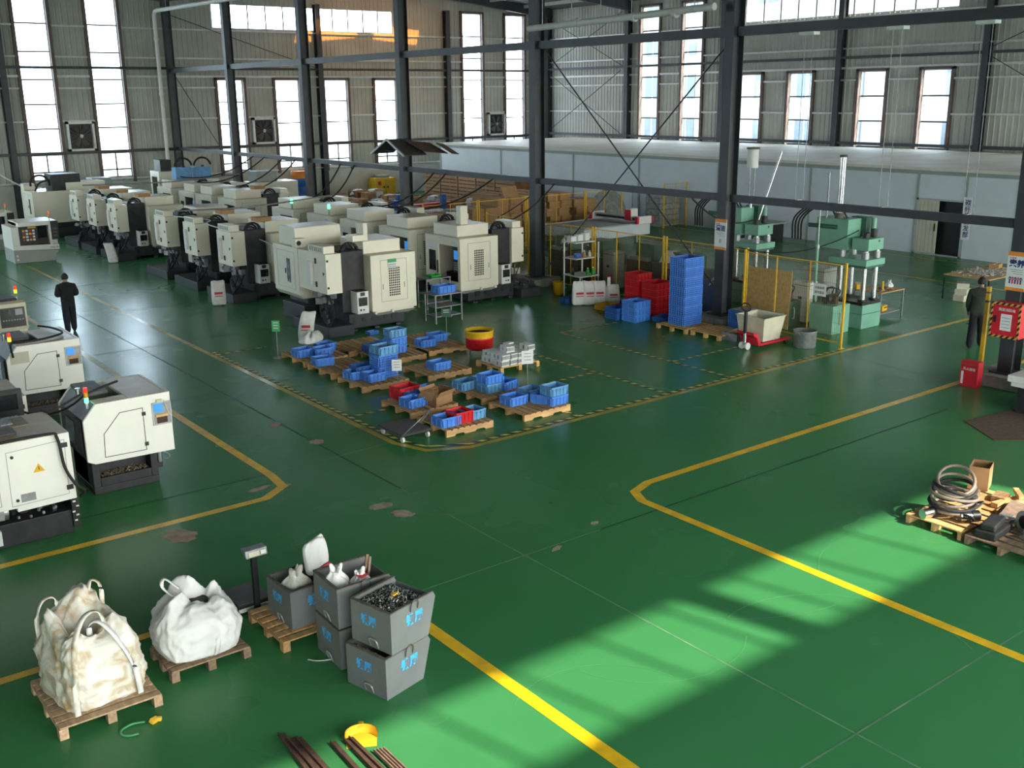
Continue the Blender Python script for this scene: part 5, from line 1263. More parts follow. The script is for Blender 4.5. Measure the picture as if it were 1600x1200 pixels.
MB().tube([(-.165,-.02,.98),(-.165,-.13,1.03),(-.165,-.14,1.12),(-.165,-.07,1.18),(-.165,.07,1.18),(-.165,.14,1.12),(-.165,.13,1.03),(-.165,.02,.98)],.016).obj('tiller_loop','black',t)
t = thing('steel_pot','galvanised steel pot with two ears beside the fence corner','pot',(21.75,16.02,0))
MB().lathe([(0,.0),(.27,.0),(.28,.02),(.29,.42),(.30,.44),(.275,.44),(.265,.05),(0,.05)],n=28).obj('pot_shell','galv',t)
MB().cyl((0,0,.3),(0,0,.32),.268,24).obj('pot_contents','steel',t)
for s in (-1,1): MB().tube([(s*.285,-.06,.36),(s*.35,-.05,.42),(s*.35,.05,.42),(s*.285,.06,.36)],.01).obj('ear','galv',t)
# sacks and trays left of the crates
for i,(x,y,rz,ln,l) in enumerate(((20.95,23.95,-.4,(.05,0),'leftmost white printed sack below the white shelf'),(21.25,23.75,-.5,(-.05,.02),'second white printed sack below the white shelf'),(21.5,23.6,-.5,(.0,.03),'third white printed sack, half hidden behind its neighbour'),(21.85,23.35,-.5,(0,.02),'rightmost white printed sack with upright tail before the mesh'))):
    make_sack(l,(x,y,0),rz,.74 if i < 3 else .62,.44,.26,ln,'woven_white',20+i,'ink_red','printed sacks by the fence')
tag(MB().obox((21.72,23.4,.72),(.1,.04,.3),-.5,.1).obj('sack_tail','woven_white'),'upright white tail of folded sacking behind the rightmost sack','sack')
make_bin('low yellow tray before the white sacks',(21.2,22.95,0),.1,(.6,.42,.16),'bin_yellow','trays on the floor')
make_bin('low red tray right of the yellow tray',(21.6,22.55,0),.2,(.55,.42,.16),'bin_red','trays on the floor')
make_bin('dark blue tray under the white shelf',(21.0,24.5,0),.0,(.45,.35,.15),'bin_blue_dark','trays on the floor')
t = thing('bucket','yellow bucket under the white shelf','bucket',(21.65,25.75,0))
MB().lathe([(0,0),(.15,0),(.19,.42),(.2,.42),(.19,.40),(.16,.05),(0,.05)],n=20).obj('bucket_shell','bin_yellow',t); MB().tube(arc((0,0,.40),.2,.1,3.04,10,'x'),.006).obj('bail','steel',t)
# white shelf stand with bits and pieces
t = thing('shelf_stand','white metal shelf stand with three levels before the mesh fence','shelf',(22.0,25.1,0),-.02)
for x in (-.38,.38):
    MB().box(x-.02,x+.02,-.5,-.46,0,.70).obj('leg','plastic_white',t)
    MB().box(x-.02,x+.02,.3,.34,0,1.85).obj('upright','plastic_white',t)
MB().box(.36,.40,-.5,-.46,0,1.78).obj('upright','plastic_white',t)
MB().box(-.40,.40,-.52,.36,.69,.72).obj('shelf_board','plastic_white',t); MB().box(-.40,.40,-.3,.36,1.24,1.27).obj('shelf_board','plastic_white',t); MB().box(-.40,.40,-.3,.36,1.76,1.79).obj('shelf_board','plastic_white',t)
def small_box(label,cat,loc,size,mat,rz=0,name='carton',cap=None):
    t = thing(name,label,cat,loc,rz); a,b,h = size
    MB().box(-a/2,a/2,-b/2,b/2,0,h).obj('box_body',mat,t,.006); MB().box(-a/2-.002,a/2+.002,-.02,.02,h-.01,h+.002).obj('tape_strip',cap or 'paper',t)
    return t
def bottle(label,loc,h,r,mat,cap):
    t = thing('bottle',label,'bottle',loc); MB().lathe([(0,0),(r,0),(r,h*.62),(r*.4,h*.78),(r*.4,h*.86)],n=12).obj('bottle_body',mat,t); MB().cyl((0,0,h*.84),(0,0,h),r*.48,10).obj('bottle_cap',cap,t)
bottle('left green spray bottle on the lowest shelf',(22.05,24.75,.72),.24,.06,'green_tray','paper')
bottle('right green spray bottle on the lowest shelf',(22.25,24.72,.72),.25,.06,'green_tray','paper')
bottle('black bottle at the left of the lowest shelf',(21.72,25.1,.72),.26,.05,'black','black')
bottle('brown bottle on the middle shelf',(22.1,25.0,1.27),.22,.06,'kraft','paper')
bottle('white bottle on the middle shelf',(22.3,24.95,1.27),.2,.05,'plastic_white','paper')
small_box('blue box on the middle shelf','box',(21.9,25.1,1.27),(.2,.14,.12),'bin_blue_dark')
for i in range(3): small_box('white carton on the top shelf, %s' % ('left','middle','right')[i],'carton',(21.75+.24*i,25.2-.05*i,1.79),(.22,.2,.16+.04*i),'paper',.1*i)
# mesh fence in line with the columns
def mesh_panel(label, p0, p1, h=2.14, z0=.12, inner=2, group='yellow mesh fence panels', pitch=.055, thick=.05, wmat='mesh_wire'):
    a = Vector((p0[0],p0[1],0)); d = Vector((p1[0]-p0[0],p1[1]-p0[1],0)); L = d.length
    t = thing('fence_panel', label, 'fence', a, math.atan2(d.y,d.x), group)
    for x in (0,L):
        MB().box(x-thick/2,x+thick/2,-thick/2,thick/2,0,h+.05).obj('post','safety_yellow',t); MB().box(x-.07,x+.07,-.07,.07,0,.012).obj('foot_plate','safety_yellow',t)
    for z in (z0,h-.03): MB().box(thick/2,L-thick/2,-.012,.012,z,z+.025).obj('rail','safety_yellow',t)
    for i in range(inner): x = L*(i+1)/(inner+1); MB().box(x-.014,x+.014,-.014,.014,z0,h).obj('mullion','safety_yellow',t)
    m = MB(); n = int(L/pitch)
    for i in range(1,n): m.box(L*i/n-.0022,L*i/n+.0022,-.003,.003,z0+.02,h-.03)
    for k in range(1,8): z = z0+(h-z0)*k/8; m.box(.02,L-.02,-.003,.003,z-.002,z+.002)
    stuff(m.obj('wire_mesh',wmat,t)); return t
mesh_panel('yellow mesh fence panel before the plywood sheet, at the fence corner',(22.3,15.32),(22.3,18.55))
mesh_panel('yellow mesh fence panel behind the tall blue tower and column',(22.62,18.75),(22.62,21.85))
mesh_panel('yellow mesh fence panel behind the red crates and sacks',(22.62,21.97),(22.62,25.05))
mesh_panel('yellow mesh fence panel behind the white shelf and column foot',(22.62,25.17),(22.62,28.4))
mesh_panel('yellow mesh fence end panel beside the doorway machine',(22.62,28.52),(22.62,31.0))
t = thing('notice_sheet','white notice sheet with lines on the fence corner panel','notice',(22.27,16.05,1.42))
MB().box(-.006,0,-.2,.2,-.16,.16).obj('sheet','paper',t)
text('设备检修',.075,'ink_black',t,(-.008,0,.05),(math.pi/2,0,-math.pi/2)); text('请勿靠近',.075,'ink_black',t,(-.008,0,-.07),(math.pi/2,0,-math.pi/2))
tag(MB().box(22.585,22.592,24.2,24.42,.5,.75).obj('red_notice','ink_red'),'small red notice on the mesh fence behind the sacks','notice')
tag(MB().obox((23.05,18.3,.80),(.02,1.45,1.6),.05,.0,.05).obj('plywood_sheet','plywood'),'tan plywood sheet leaning behind the corner mesh panel','board')
# ================================================================== PRESSES AND WORK AREA BEHIND THE FENCE
def make_press(label, loc, s=1.0, tubes=True):
    t = thing('hydraulic_press', label, 'press', loc, 0, 'green hydraulic presses')
    b = MB().box(0,.86,0,1.05,0,.40).box(.0,.86,0,1.05,.41,.66).obj('press_base','press_green',t,.012)
    MB().box(-.005,.865,-.005,1.055,.40,.41).obj('base_joint','press_green_dark',b)
    MB().box(-.03,.84,.0,1.04,.66,.74).obj('bed_plate','black',t,.01)
    for x in (.16,.68):
        for y in (.14,.90):
            c = MB().cyl((x,y,.74),(x,y,2.14),.075,16).obj('guide_column','chrome',t)
            MB().cyl((x,y,1.92),(x,y,2.1),.105,16).obj('column_nut','steel',c); MB().cyl((x,y,.74),(x,y,.80),.12,12).obj('column_collar','black',c)
    MB().box(-.02,.86,-.02,1.2,1.74,1.91).obj('crosshead','press_green',t,.012)
    MB().box(.0,.84,.0,1.18,1.68,1.74).obj('crosshead_underside','press_green_dark',t)
    h = MB().box(.02,.72,-.02,.50,2.16,2.48).obj('valve_block','press_green',t,.012); MB().cyl((.5,-.03,2.4),(.5,-.02,2.4),.03,8).obj('port','black',h)
    MB().cyl((.2,.2,2.48),(.2,.2,2.62),.09,14).cyl((.56,.2,2.48),(.56,.2,2.7),.09,14).obj('pump_motor','machine_dark',t)
    MB().box(.02,.62,.66,1.7,2.12,2.95).obj('oil_tank','press_green',t,.012)
    MB().box(.62,.9,.5,1.0,2.3,2.98).obj('side_tank','press_green_dark',t,.012)
    MB().cyl((.75,.35,2.48),(.75,.35,2.98),.07,14).obj('accumulator','press_green',t)
    if tubes:
        k = MB()
        for i in range(5): k.cyl((.2+.055*math.cos(1.26*i),1.1+.055*math.sin(1.26*i),2.95),(.2+.055*math.cos(1.26*i),1.1+.055*math.sin(1.26*i),4.62),.028,8)
        k.obj('tie_tubes','chrome',t); MB().cyl((.2,1.1,4.6),(.2,1.1,4.66),.1,12).cyl((.2,1.1,2.95),(.2,1.1,3.1),.12,12).obj('tube_cap','bin_rim',t)
        MB().cyl((.05,1.4,2.95),(.05,1.4,4.2),.03,8).obj('vent_tube','steel',t)
    for i in range(4): MB().tube([(.3,.9+.12*i,2.95),(.2,1.1+.12*i,3.25),(-.1,1.5+.1*i,3.3),(-.2,2.0+.1*i,2.9),(-.18,2.05+.1*i,2.3)],.024).obj('hydraulic_hose','rubber',t)
    MB().cyl((-.0,1.0,2.72),(-.05,1.9,2.72),.06,12).obj('oil_pipe','press_green_dark',t)
    return t
make_press('green hydraulic press with tall chrome tubes, free of the fence at right',(24.58,16.29,0))
p2 = make_press('green hydraulic press half hidden behind the poster column',(25.0,20.4,-.02),1,False)
t = thing('column_cylinder','short white cylinder hanging over the half hidden press','cylinder',(25.3,20.95,2.93))
MB().cyl((0,0,.0),(0,0,.3),.05,8).obj('rod','chrome',t)
k = MB()
for i in range(4): k.cyl((.1*math.cos(1.57*i),.1*math.sin(1.57*i),.3),(.1*math.cos(1.57*i),.1*math.sin(1.57*i),1.2),.012,6)
k.obj('tie_rods','steel',t); MB().cyl((0,0,1.2),(0,0,1.75),.17,16).obj('barrel','plastic_white',t); MB().cyl((0,0,1.75),(0,0,1.8),.2,16).obj('barrel_cap','bin_rim',t)
tag(MB().cyl((25.08,20.6,2.16),(25.95,20.4,4.6),.03,8).obj('leaning_bar','chrome'),'bright round bar leaning above the half hidden press','bar')
def pump_unit(label, loc, size, mat, rz=0.0):
    a,b,h = size; t = thing('pump_unit',label,'machine',loc,rz)
    MB().box(-a/2,a/2,-b/2,b/2,0,h).obj('tank',mat,t,.012); MB().cyl((-a*.3,0,h+.13),(a*.2,0,h+.13),.12,14).obj('motor','machine_dark',t)
    MB().box(-.05,.08,-.2,.2,h,h+.2).obj('valve','rust',t)
    for i in range(3): MB().tube([(.1,-.1+.1*i,h+.1),(.25,-.1+.1*i,h+.35),(-.15+.1*i,.1,h+.4),(-.3,.15,h+.1)],.02).obj('hose','rubber',t)
    MB().tube([(-a*.1,-b/2-.02,h*.75),(-a*.1,-b/2-.05,h*.7),(-a*.1,-b/2-.05,h*.35),(-a*.1,-b/2-.01,h*.3)],.018).obj('level_gauge','plastic_white',t)
    return t
pump_unit('green pump tank with motor just behind the corner mesh panel',(23.75,16.75,0),(.75,.75,.78),'press_green')
pump_unit('dark green pump tank behind the plywood sheet',(23.6,18.15,0),(.7,.7,.7),'press_green_dark')
def ctrl_cab(label, loc, size, mat='machine_grey', rz=0):
    a,b,h = size; t = thing('control_cabinet',label,'cabinet',loc,rz)
    MB().box(-a/2,a/2,-b/2,b/2,.08,h).obj('cabinet_body',mat,t,.012); MB().box(-a/2+.03,a/2-.03,-b/2+.03,b/2-.03,0,.08).obj('plinth','black',t)
    MB().box(-a/2-.004,a/2+.004,-b/2-.004,b/2+.004,h-.1,h-.085).obj('lid_seam','black',t); MB().box(-a/2-.012,-a/2,-.06,.06,h*.6,h*.66).obj('handle','black',t)
ctrl_cab('grey control cabinet with dark lid seam behind the plywood',(25.2,18.2,0),(.6,.75,1.45))
ctrl_cab('small grey cabinet between the two presses',(24.1,17.85,0),(.45,.5,1.2),'plastic_white')
t = thing('service_pole','green service pole with swivel arm behind the corner fence','pole',(23.85,17.35,0))
MB().cyl((0,0,0),(0,0,2.25),.04,10).obj('pole','press_green',t); MB().cyl((0,0,2.25),(0,0,3.4),.02,8).obj('mast','steel',t); MB().cyl((0,0,2.2),(0,0,2.3),.06,10).obj('clamp','steel',t)
# old machines, sheets and cartons behind the mesh
for i,(x,y,a,b,h,l) in enumerate(((24.2,22.4,1.1,1.3,1.25,'dark machine with leaning plates behind the red crates'),(24.4,24.2,1.2,1.2,1.35,'dark green machine behind the printed sacks'),(24.0,26.2,1.2,1.2,1.3,'dark green machine behind the white shelf'),(24.3,28.2,1.2,1.1,1.25,'dark green machine behind the column foot'))):
    t = thing('old_machine',l,'machine',(x,y,0)); MB().box(-a/2,a/2,-b/2,b/2,0,h*.8).obj('bed','machine_dark',t,.02); MB().box(-a*.35,a*.2,-b*.4,b*.3,h*.8,h*1.2).obj('head','press_green_dark',t,.03)
    MB().cyl((a*.3,-b*.2,h*.8),(a*.3,-b*.2,h*1.1),.14,14).obj('motor','machine_dark',t); MB().box(-a*.5,-a*.3,-b*.3,b*.4,h*.8,h*.88).obj('tool_tray','galv',t)
def cloth(label, loc, a, b, mat, seed, droop=.25, rz=0.0):
    r = random.Random(seed); n = 12; v = []
    for i in range(n+1):
        for k in range(n+1):
            x = (i/n-.5)*a; y = (k/n-.5)*b; e = max(abs(i/n-.5),abs(k/n-.5))*2
            v.append((x*(1-.15*e*e),y*(1-.15*e*e),-droop*max(0,e-.35)**1.5*1.6+.03*math.sin(i*1.3+seed)*math.cos(k*1.1)+r.uniform(-.01,.01)))
    f = [(i*(n+1)+k,(i+1)*(n+1)+k,(i+1)*(n+1)+k+1,i*(n+1)+k+1) for i in range(n) for k in range(n)]
    o = MB().add(v,f,True).obj('cloth_sheet',mat); s = o.modifiers.new('thickness','SOLIDIFY'); s.thickness = .012; sub(o)
    o.location = loc; o.rotation_euler = (0,0,rz); return tag(o,label,'cloth')
cloth('white sheet thrown over the machine behind the red crates',(23.95,22.9,1.52),.9,.7,'sack_pale',3,.4,.4)
cloth('small white rag on the machine behind the column foot',(23.9,27.9,1.52),.5,.4,'sack_pale',5,.3,.2)
cloth('white rag on the machine behind the white shelf',(23.8,26.5,1.58),.5,.4,'sack_pale',8,.3,.8)
cloth('white plastic on top of the crates behind the poster column',(23.2,20.3,1.1),.5,.45,'woven_white',11,.25,.3)
for i in range(3): small_box('brown carton on the dark green machine behind the sacks, %s' % ('left','middle','right')[i],'carton',(24.55+.0*i,23.85+.28*i,1.08),(.24,.22,.14+.07*i),'card',.2*i)
ctrl_cab('white stacked cartons cabinet behind the shelf',(23.6,25.2,0),(.5,.5,1.3),'machine_grey')
tag(MB().box(23.0,23.5,20.0,20.7,0,1.0).box(23.02,23.48,20.02,20.68,1.0,1.02).obj('dark_crate','bin_blue_dark',None,.01),'dark blue crate block behind the poster column','crate')
# work table with tools
t = work_table('blue legged work table with wooden top beside the press',(26.25,16.9,0),1.15,.9,.86,False,0,'plywood','galv'); MB().box(-.5,.5,-.4,.4,.22,.25).obj('shelf','galv',t)
def tool_case(label,loc,mat,rz=0):
    t = thing('tool_case',label,'case',loc,rz); MB().box(-.18,.18,-.11,.11,0,.16).obj('case_shell',mat,t,.02); MB().tube([(-.06,-.11,.1),(-.06,-.15,.12),(.06,-.15,.12),(.06,-.11,.1)],.012).obj('handle','black',t)
tool_case('yellow tool case on the lower shelf of the work table',(26.2,16.75,.25),'safety_yellow',.2); tool_case('blue tool case on the lower shelf of the work table',(26.35,17.1,.25),'bin_blue_dark',.1)
tool_case('yellow power tool case propped behind the press column',(25.85,17.3,.86),'safety_yellow',.8)
knot_bag('white plastic bag at the right end of the work table',(26.65,16.85,.86),.15,'woven_white',17)
for i in range(9):
    x = 25.85+.085*i; t = thing('hand_tool','steel hand tool lying on the work table, %s from the left' % ('first','second','third','fourth','fifth','sixth','seventh','eighth','ninth')[i],'tool',(x,16.6+.13*(i % 3),.86),i*.9,'hand tools on the work table')
    MB().box(-.1,.02,-.015,.015,0,.03).obj('handle',('rust','safety_yellow','black')[i % 3],t,.005); MB().cyl((.02,0,.02),(.1,0,.02),.015,8).obj('shank','steel',t)
tag(MB().cyl((26.1,16.7,.86),(26.1,16.7,1.12),.03,10).obj('yellow_canister','safety_yellow'),'upright yellow canister on the work table','canister')
# wooden table with parts, right
t = work_table('large plywood table covered with small parts, behind the walking man at right',(31.7,16.6,0),2.6,1.5,.78,False,0,'plywood','machine_dark')
r = random.Random(9); m = MB()
for i in range(420): m.obox((31.6+r.gauss(0,.45),16.6+r.gauss(0,.28),.79+r.uniform(0,.03)),(.05*r.uniform(.6,2),.03,.02),r.uniform(0,6),r.uniform(-.5,.5))
tag(stuff(m.obj('small_parts','small_part')),'heap of small pale parts spread over the plywood table','parts')
for i in range(3): small_box('crushed pale carton under the plywood table, %s' % ('bottom','middle','top')[i],'carton',(30.55,16.75,.19*i),(.42,.36,.185),'tub_cream',.25*i)
small_box('small carton on the far end of the plywood table','carton',(32.7,16.9,.78),(.4,.3,.14),'kraft',.2)
# ================================================================== BACK AREA
mesh_panel('far yellow mesh fence panel before the cardboard stacks, left',(22.6,35.3),(25.3,35.35),2.1,.12,1,'far yellow fence panels',.09)
mesh_panel('far yellow mesh fence panel before the cardboard stacks, second from left',(25.4,35.35),(27.9,35.4),2.1,.12,1,'far yellow fence panels',.09)
mesh_panel('far yellow mesh fence panel before the cardboard stacks, third from left',(28.0,35.4),(31.3,35.4),2.1,.12,1,'far yellow fence panels',.09)
mesh_panel('far yellow mesh fence panel before the cardboard stacks, right end',(31.4,35.4),(33.4,35.2),2.1,.12,1,'far yellow fence panels',.09)
t = mesh_panel('stand-alone yellow mesh frame leaning before the panel room',(36.9,35.9),(39.0-.6,35.85),2.1,.12,1,'stand-alone frame',.09)
o4 = ('first','second','third','fourth','fifth','sixth','seventh','eighth')
for s,(x,y,n) in enumerate(((26.2,36.6,5),(27.7,36.8,6),(29.2,37.0,6),(30.7,37.0,6),(32.2,36.9,5),(28.4,38.6,6),(30.2,38.8,6),(25.6,38.5,4))):
    for k in range(n):
        t = thing('cardboard_bundle','cardboard bundle, %s from the floor in the %s stack behind the far fence' % (o4[k],o4[s]),'cardboard',(x+random.uniform(-.06,.06),y+random.uniform(-.06,.06),.34*k),random.uniform(-.06,.06),'cardboard stacks behind the far fence')
        if k+s*10 == 0 or 'cbm' not in BM:
            q = MB()
            for j in range(5): q.box(-.66+.01*(j % 2),.66-.012*(j % 3),-.62+.008*(j % 3),.62-.01*(j % 2),.066*j,.066*j+.058)
            BM['cbm'] = (q.mesh('card_layers','kraft'),MB().box(-.05,.05,-.63,.63,-.0,.335).mesh('strap','card_dark'))
        inst(BM['cbm'][0],'card_layers',t); inst(BM['cbm'][1],'strap',t)
tag(MB().obox((27.8,36.35,2.27),(.9,.02,.5),.1,-.5).obj('loose_cardboard','card'),'loose tan cardboard sheet leaning on top of the far fence','cardboard')
# flat-bed cutter
t = thing('flatbed_cutter','long white flatbed cutting table with dark bed and red tipped gantry','machine',(28.55,32.3,0),.03)
MB().prism([(0,.9),(3.95,.9),(3.95,.42),(.25,.42),(.05,.5)],'y',0,2.55).obj('frame','panel_white',t,.015)
MB().box(.1,3.6,.08,2.47,.9,.93).obj('cutting_bed','fascia',t); MB().box(0,3.95,0,.07,.9,.96).obj('guide_rail','frame_alu',t); MB().box(0,3.95,2.48,2.55,.9,.96).obj('guide_rail','frame_alu',t)
g = MB().box(3.1,3.35,-.15,2.7,1.04,1.22).obj('gantry_beam','frame_alu',t,.015); MB().box(3.09,3.1,.1,2.5,1.08,1.16).obj('gantry_slot','black',g)
for y in (-.28,2.62):
    e = MB().box(2.95,3.75,y,y+.16,.92,1.25).obj('gantry_end','plastic_white',t,.03); MB().box(2.86,2.97,y-.01,y+.17,.95,1.24).box(3.73,3.84,y-.01,y+.17,.95,1.24).obj('end_cap','safety_red',e,.02)
hd = MB().box(3.0,3.45,.25,.6,1.0,1.55).obj('cutting_head','plastic_white',t,.05); MB().box(2.96,3.0,.25,.6,1.05,1.5).obj('head_stripe','safety_red',hd)
for x in (.5,3.4):
    for y in (.3,2.2): MB().box(x-.06,x+.06,y-.06,y+.06,0,.42).obj('leg','machine_grey',t)
# timber stack
for s in range(5):
    y = 47.0+1.85*s
    t = thing('slatted_crate','slatted timber crate, %s from the right in the stack below the panel room end' % o4[s],'crate',(35.6,y,0),0,'timber crates')
    for k in range(8): MB().box(-.02,.02,-.88,.88,.08+.21*k,.08+.21*k+.15).obj('slat','plank',t)
    for yy in (-.8,0,.8): MB().box(.02,.07,yy-.05,yy+.05,0,1.74).obj('batten','plank',t)
    MB().box(.07,1.2,-.88,.88,0,1.7).obj('crate_core','card_dark',t)
    for k in range(4): MB().box(.08+.3*k,.33+.3*k,-.88,.88,1.7,1.73).obj('lid_board','plank',t)
# teal machine, yellow cabinet, drums, clutter
t = thing('teal_machine','teal machine with a round dark opening before the timber crates','machine',(29.8,41.6,0)); MB().box(-1.6,.1,-.4,.6,.3,1.05).obj('bed','press_green_dark',t,.02); MB().box(.1,1.2,-.45,.55,.25,1.15).obj('head_box','teal',t,.02)
MB().cyl((.65,-.47,.72),(.65,-.45,.72),.16,18).obj('opening','black',t); MB().box(-1.4,1.0,-.3,.5,0,.3).obj('machine_base','machine_dark',t)
for i,(x,y) in enumerate(((26.2,43.4),(29.8,44.6),(31.3,43.2),(28.0,46.0))):
    tag(MB().box(x-.12,x+.12,y-.12,y+.12,0,1.5).box(x-.2,x+.2,y-.2,y+.2,0,.04).obj('blue_post','bin_blue_dark',None,.01),'dark blue post among the clutter, %s from the left' % ('first','third','fourth','second')[i],'post')
for i,(x,y) in enumerate(((28.2,45.0),(29.9,45.2))):
    t = thing('red_rack','red painted rack among the blue posts, %s one' % ('left','right')[i],'rack',(x,y,0)); MB().box(-.75,.75,-.3,.3,.85,1.05).obj('rack_beam','bin_red',t,.02)
    for k in (-.65,.65): MB().box(k-.05,k+.05,-.25,.25,0,.85).obj('leg','bin_red',t)
t = work_table('table with a white sheet before the teal machine',(27.3,42.4,0),2.4,1.2,1.0,False); cloth('pale sheet spread on the table before the teal machine',(27.3,42.4,1.03),2.5,1.3,'plastic_white',4,.12)
t = thing('safety_cabinet','yellow two door safety cabinet against the far plinth','cabinet',(35.85,60.9,0)); MB().box(-.75,.75,-.5,.5,.0,1.15).obj('cabinet_body','safety_yellow',t,.01); MB().box(-.4,.4,-.3,.3,1.15,1.32).obj('top_box','fascia',t)
MB().box(-.006,.006,-.506,-.5,.05,1.1).obj('door_gap','black',t); MB().box(-.2,-.08,-.52,-.5,.5,.62).box(.08,.2,-.52,-.5,.5,.62).obj('door_latch','black',t); MB().box(-.6,-.35,-.506,-.5,.7,.95).obj('warning_label','ink_red',t)
def drum(label,loc,lo,up):
    t = thing('oil_drum',label,'drum',loc); MB().lathe([(0,0),(.5,0),(.5,.33),(.52,.35),(.5,.37),(.5,.5)],n=24).obj('lower_shell',lo,t); MB().lathe([(.5,.5),(.5,.65),(.52,.67),(.5,.69),(.5,.95),(.46,.95),(.46,.93),(0,.93)],n=24).obj('upper_shell',up,t)
drum('blue drum at the far plinth, lower of two',(29.7,60.6,0),'bin_blue_dark','bin_blue_dark'); drum('orange topped blue drum standing on the lower drum',(29.7,60.6,.96),'bin_blue_dark','orange')
for i,(x,c) in enumerate(((23.9,'rust'),(25.0,'safety_yellow'),(26.1,'bin_red'),(27.2,'orange'))):
    drum('drum in the row at the far plinth, %s from the left' % o4[i],(x,59.6,0),c,c)
r = random.Random(12)
cm = [MB().box(-.5,.5,-.5,.5,0,1).mesh('box_body',c) for c in ('card','kraft','card_dark','sack_pale','paper','rust')]
fl4 = MB().obox((0,-.62,.97),(.96,.28,.02),0,.5).obox((0,.62,.97),(.96,.28,.02),0,-.5).mesh('flap','card')
gi = [(26.6+1.2*a,47.6+1.25*b) for a in range(7) for b in range(8)]
for i,(x,y) in enumerate(gi):
    if x < 28.6 and (y < 48.5 or 55 < y < 58): continue
    x += r.uniform(-.12,.12); y += r.uniform(-.12,.12); a = r.uniform(.6,.9); h = r.uniform(.35,.95)
    zone = ('near the drums' if x < 29 else 'before the far plinth' if x < 32 else 'beside the timber crates')
    t = thing('scrap_carton','discarded carton or bundle in the waste heap %s' % zone,'carton',(x,y,0),r.uniform(-.3,.3),'waste heap '+zone)
    k = r.randrange(6); inst(cm[k],'box_body',t,(0,0,0),(0,0,0),(a,a*r.uniform(.6,1),h)); inst(fl4,'flap',t,(0,0,0),(0,0,0),(a,a*.8,h))
    if i % 3 == 0: cloth('crumpled sheet lying on the waste heap '+zone,(x,y,h+.06),r.uniform(.7,1.2),r.uniform(.6,1.0),('sack_pale','paper','tarp_grey','card')[(i//3) % 4],i+20,.35,r.uniform(0,3))['group'] = 'sheets on the waste heap '+zone
# wrapped stack inside the stand-alone frame
t = thing('wrapped_stack','film wrapped grey stack behind the stand-alone yellow frame','stack',(37.6,36.7,0))
for k in range(6): MB().box(-.7+.03*(k % 2),.7-.02*(k % 3),-.5,.5,.28*k,.28*k+.27).obj('layer','tarp_grey',t,.03)
t = thing('covered_machine','dark covered machine before the panel room','machine',(36.3,37.9+1.4,0)); sub(soft([(.9,.8,0,0,0),(.9,.8,.6,0,0),(.7,.6,1.2,0,0),(.4,.3,1.6,0,0),(.1,.1,1.65,0,0)],24,4,.06,4).obj('cover','tarp_grey',t)); MB().cyl((.9,-.9,0),(.9,-.9,1.9),.03,8).obj('pole','galv',t)
t = thing('work_bench','long grey work bench before the panel room','bench',(37.2,27.8+3,0)); MB().box(-.5,.5,-1.7,1.7,.75,.82).obj('bench_top','fascia',t)
for y in (-1.5,0,1.5): MB().box(-.45,.45,y-.04,y+.04,0,.75).obj('bench_leg','machine_dark',t)
# ================================================================== COLUMN FITTINGS AND OVERHEAD THINGS
def poster(label, loc, word, figures):
    t = thing('poster', label, 'poster', loc)
    MB().box(-.012,0,-.21,.21,-.42,.42).obj('poster_board','paper',t)
    MB().box(-.015,-.011,-.21,.21,.33,.42).obj('top_band','orange',t); MB().box(-.015,-.011,-.21,.21,-.42,-.35).obj('bottom_band','orange',t)
    text(word,.17,'ink_blue',t,(-.014,0,.16),(math.pi/2,0,-math.pi/2),bold=.006)
    text('5S管理',.05,'ink_red',t,(-.014,.1,.28),(math.pi/2,0,-math.pi/2))
    for k in range(3): MB().box(-.014,-.011,-.14,.14-.04*k,.03-.045*k,.045-.045*k).obj('text_line','paper_line',t)
    if figures:
        for k in range(5):
            y = .12-.06*k; f = MB().box(-.015,-.011,y-.016,y+.016,-.27,-.17).cyl((-.015,y,-.145),(-.011,y,-.145),.017,8).obox((-.013,y+.022,-.15),(.004,.01,.07),0,.4).obox((-.013,y-.022,-.15),(.004,.01,.07),0,-.4); f.obj('printed_figure','ink_red' if k % 2 else 'ink_blue',t)
    else: MB().box(-.014,-.011,-.03,.03,-.24,-.12).obj('printed_figure','paper_line',t)
poster('white poster with orange bands and two dark characters on the crate column',(22.078,19.28,2.55),'清洁',False)
poster('white poster with orange bands and printed figures on the right edge column',(22.078,10.94,2.55),'素养',True)
t = thing('fire_cabinet','red fire cabinet with hazard striped edge on the right edge column','cabinet',(21.9,10.9,1.52))
MB().box(-.14,.17,-.32,.32,-.38,.38).obj('cabinet_body','safety_red',t,.01)
for y0,y1,z0,z1 in ((-.33,.33,.33,.385),(-.33,.33,-.385,-.33),(-.33,-.28,-.33,.33),(.29,.33,-.33,.33)): MB().box(-.147,-.138,y0,y1,z0,z1).obj('hazard_edge','hazard_red',t)
MB().box(-.146,-.14,-.14,.10,-.22,.14).obj('notice_sheet','paper',t); MB().box(-.16,-.14,.20,.25,-.06,.09).obj('door_handle','black',t)
text('微型消防站',.075,'paper',t,(-.146,-.02,.23),(math.pi/2,0,-math.pi/2))
for k in range(4): MB().box(-.148,-.145,-.11,.07,-.16+.07*k,-.145+.07*k).obj('text_line','paper_line',t)
t = thing('guard_post','yellow guard post beside the right edge column','post',(22.32,11.62,0)); MB().box(-.04,.04,-.04,.04,0,2.1).obj('post','safety_yellow',t); MB().box(-.1,.1,-.1,.1,0,.02).obj('foot_plate','safety_yellow',t)
for k in range(2): MB().box(-.042,.042,-.042,.042,1.75+.2*k,1.79+.2*k).obj('black_band','frame_dark',t)
t = thing('extinguisher_box','red fire extinguisher box on the floor at the right edge column','box',(21.5,11.38,0),.05); MB().box(-.12,.12,-.2,.2,0,.57).obj('box_body','safety_red',t,.01); MB().box(-.125,.125,-.205,.205,.50,.515).obj('lid_gap','bin_rim',t)
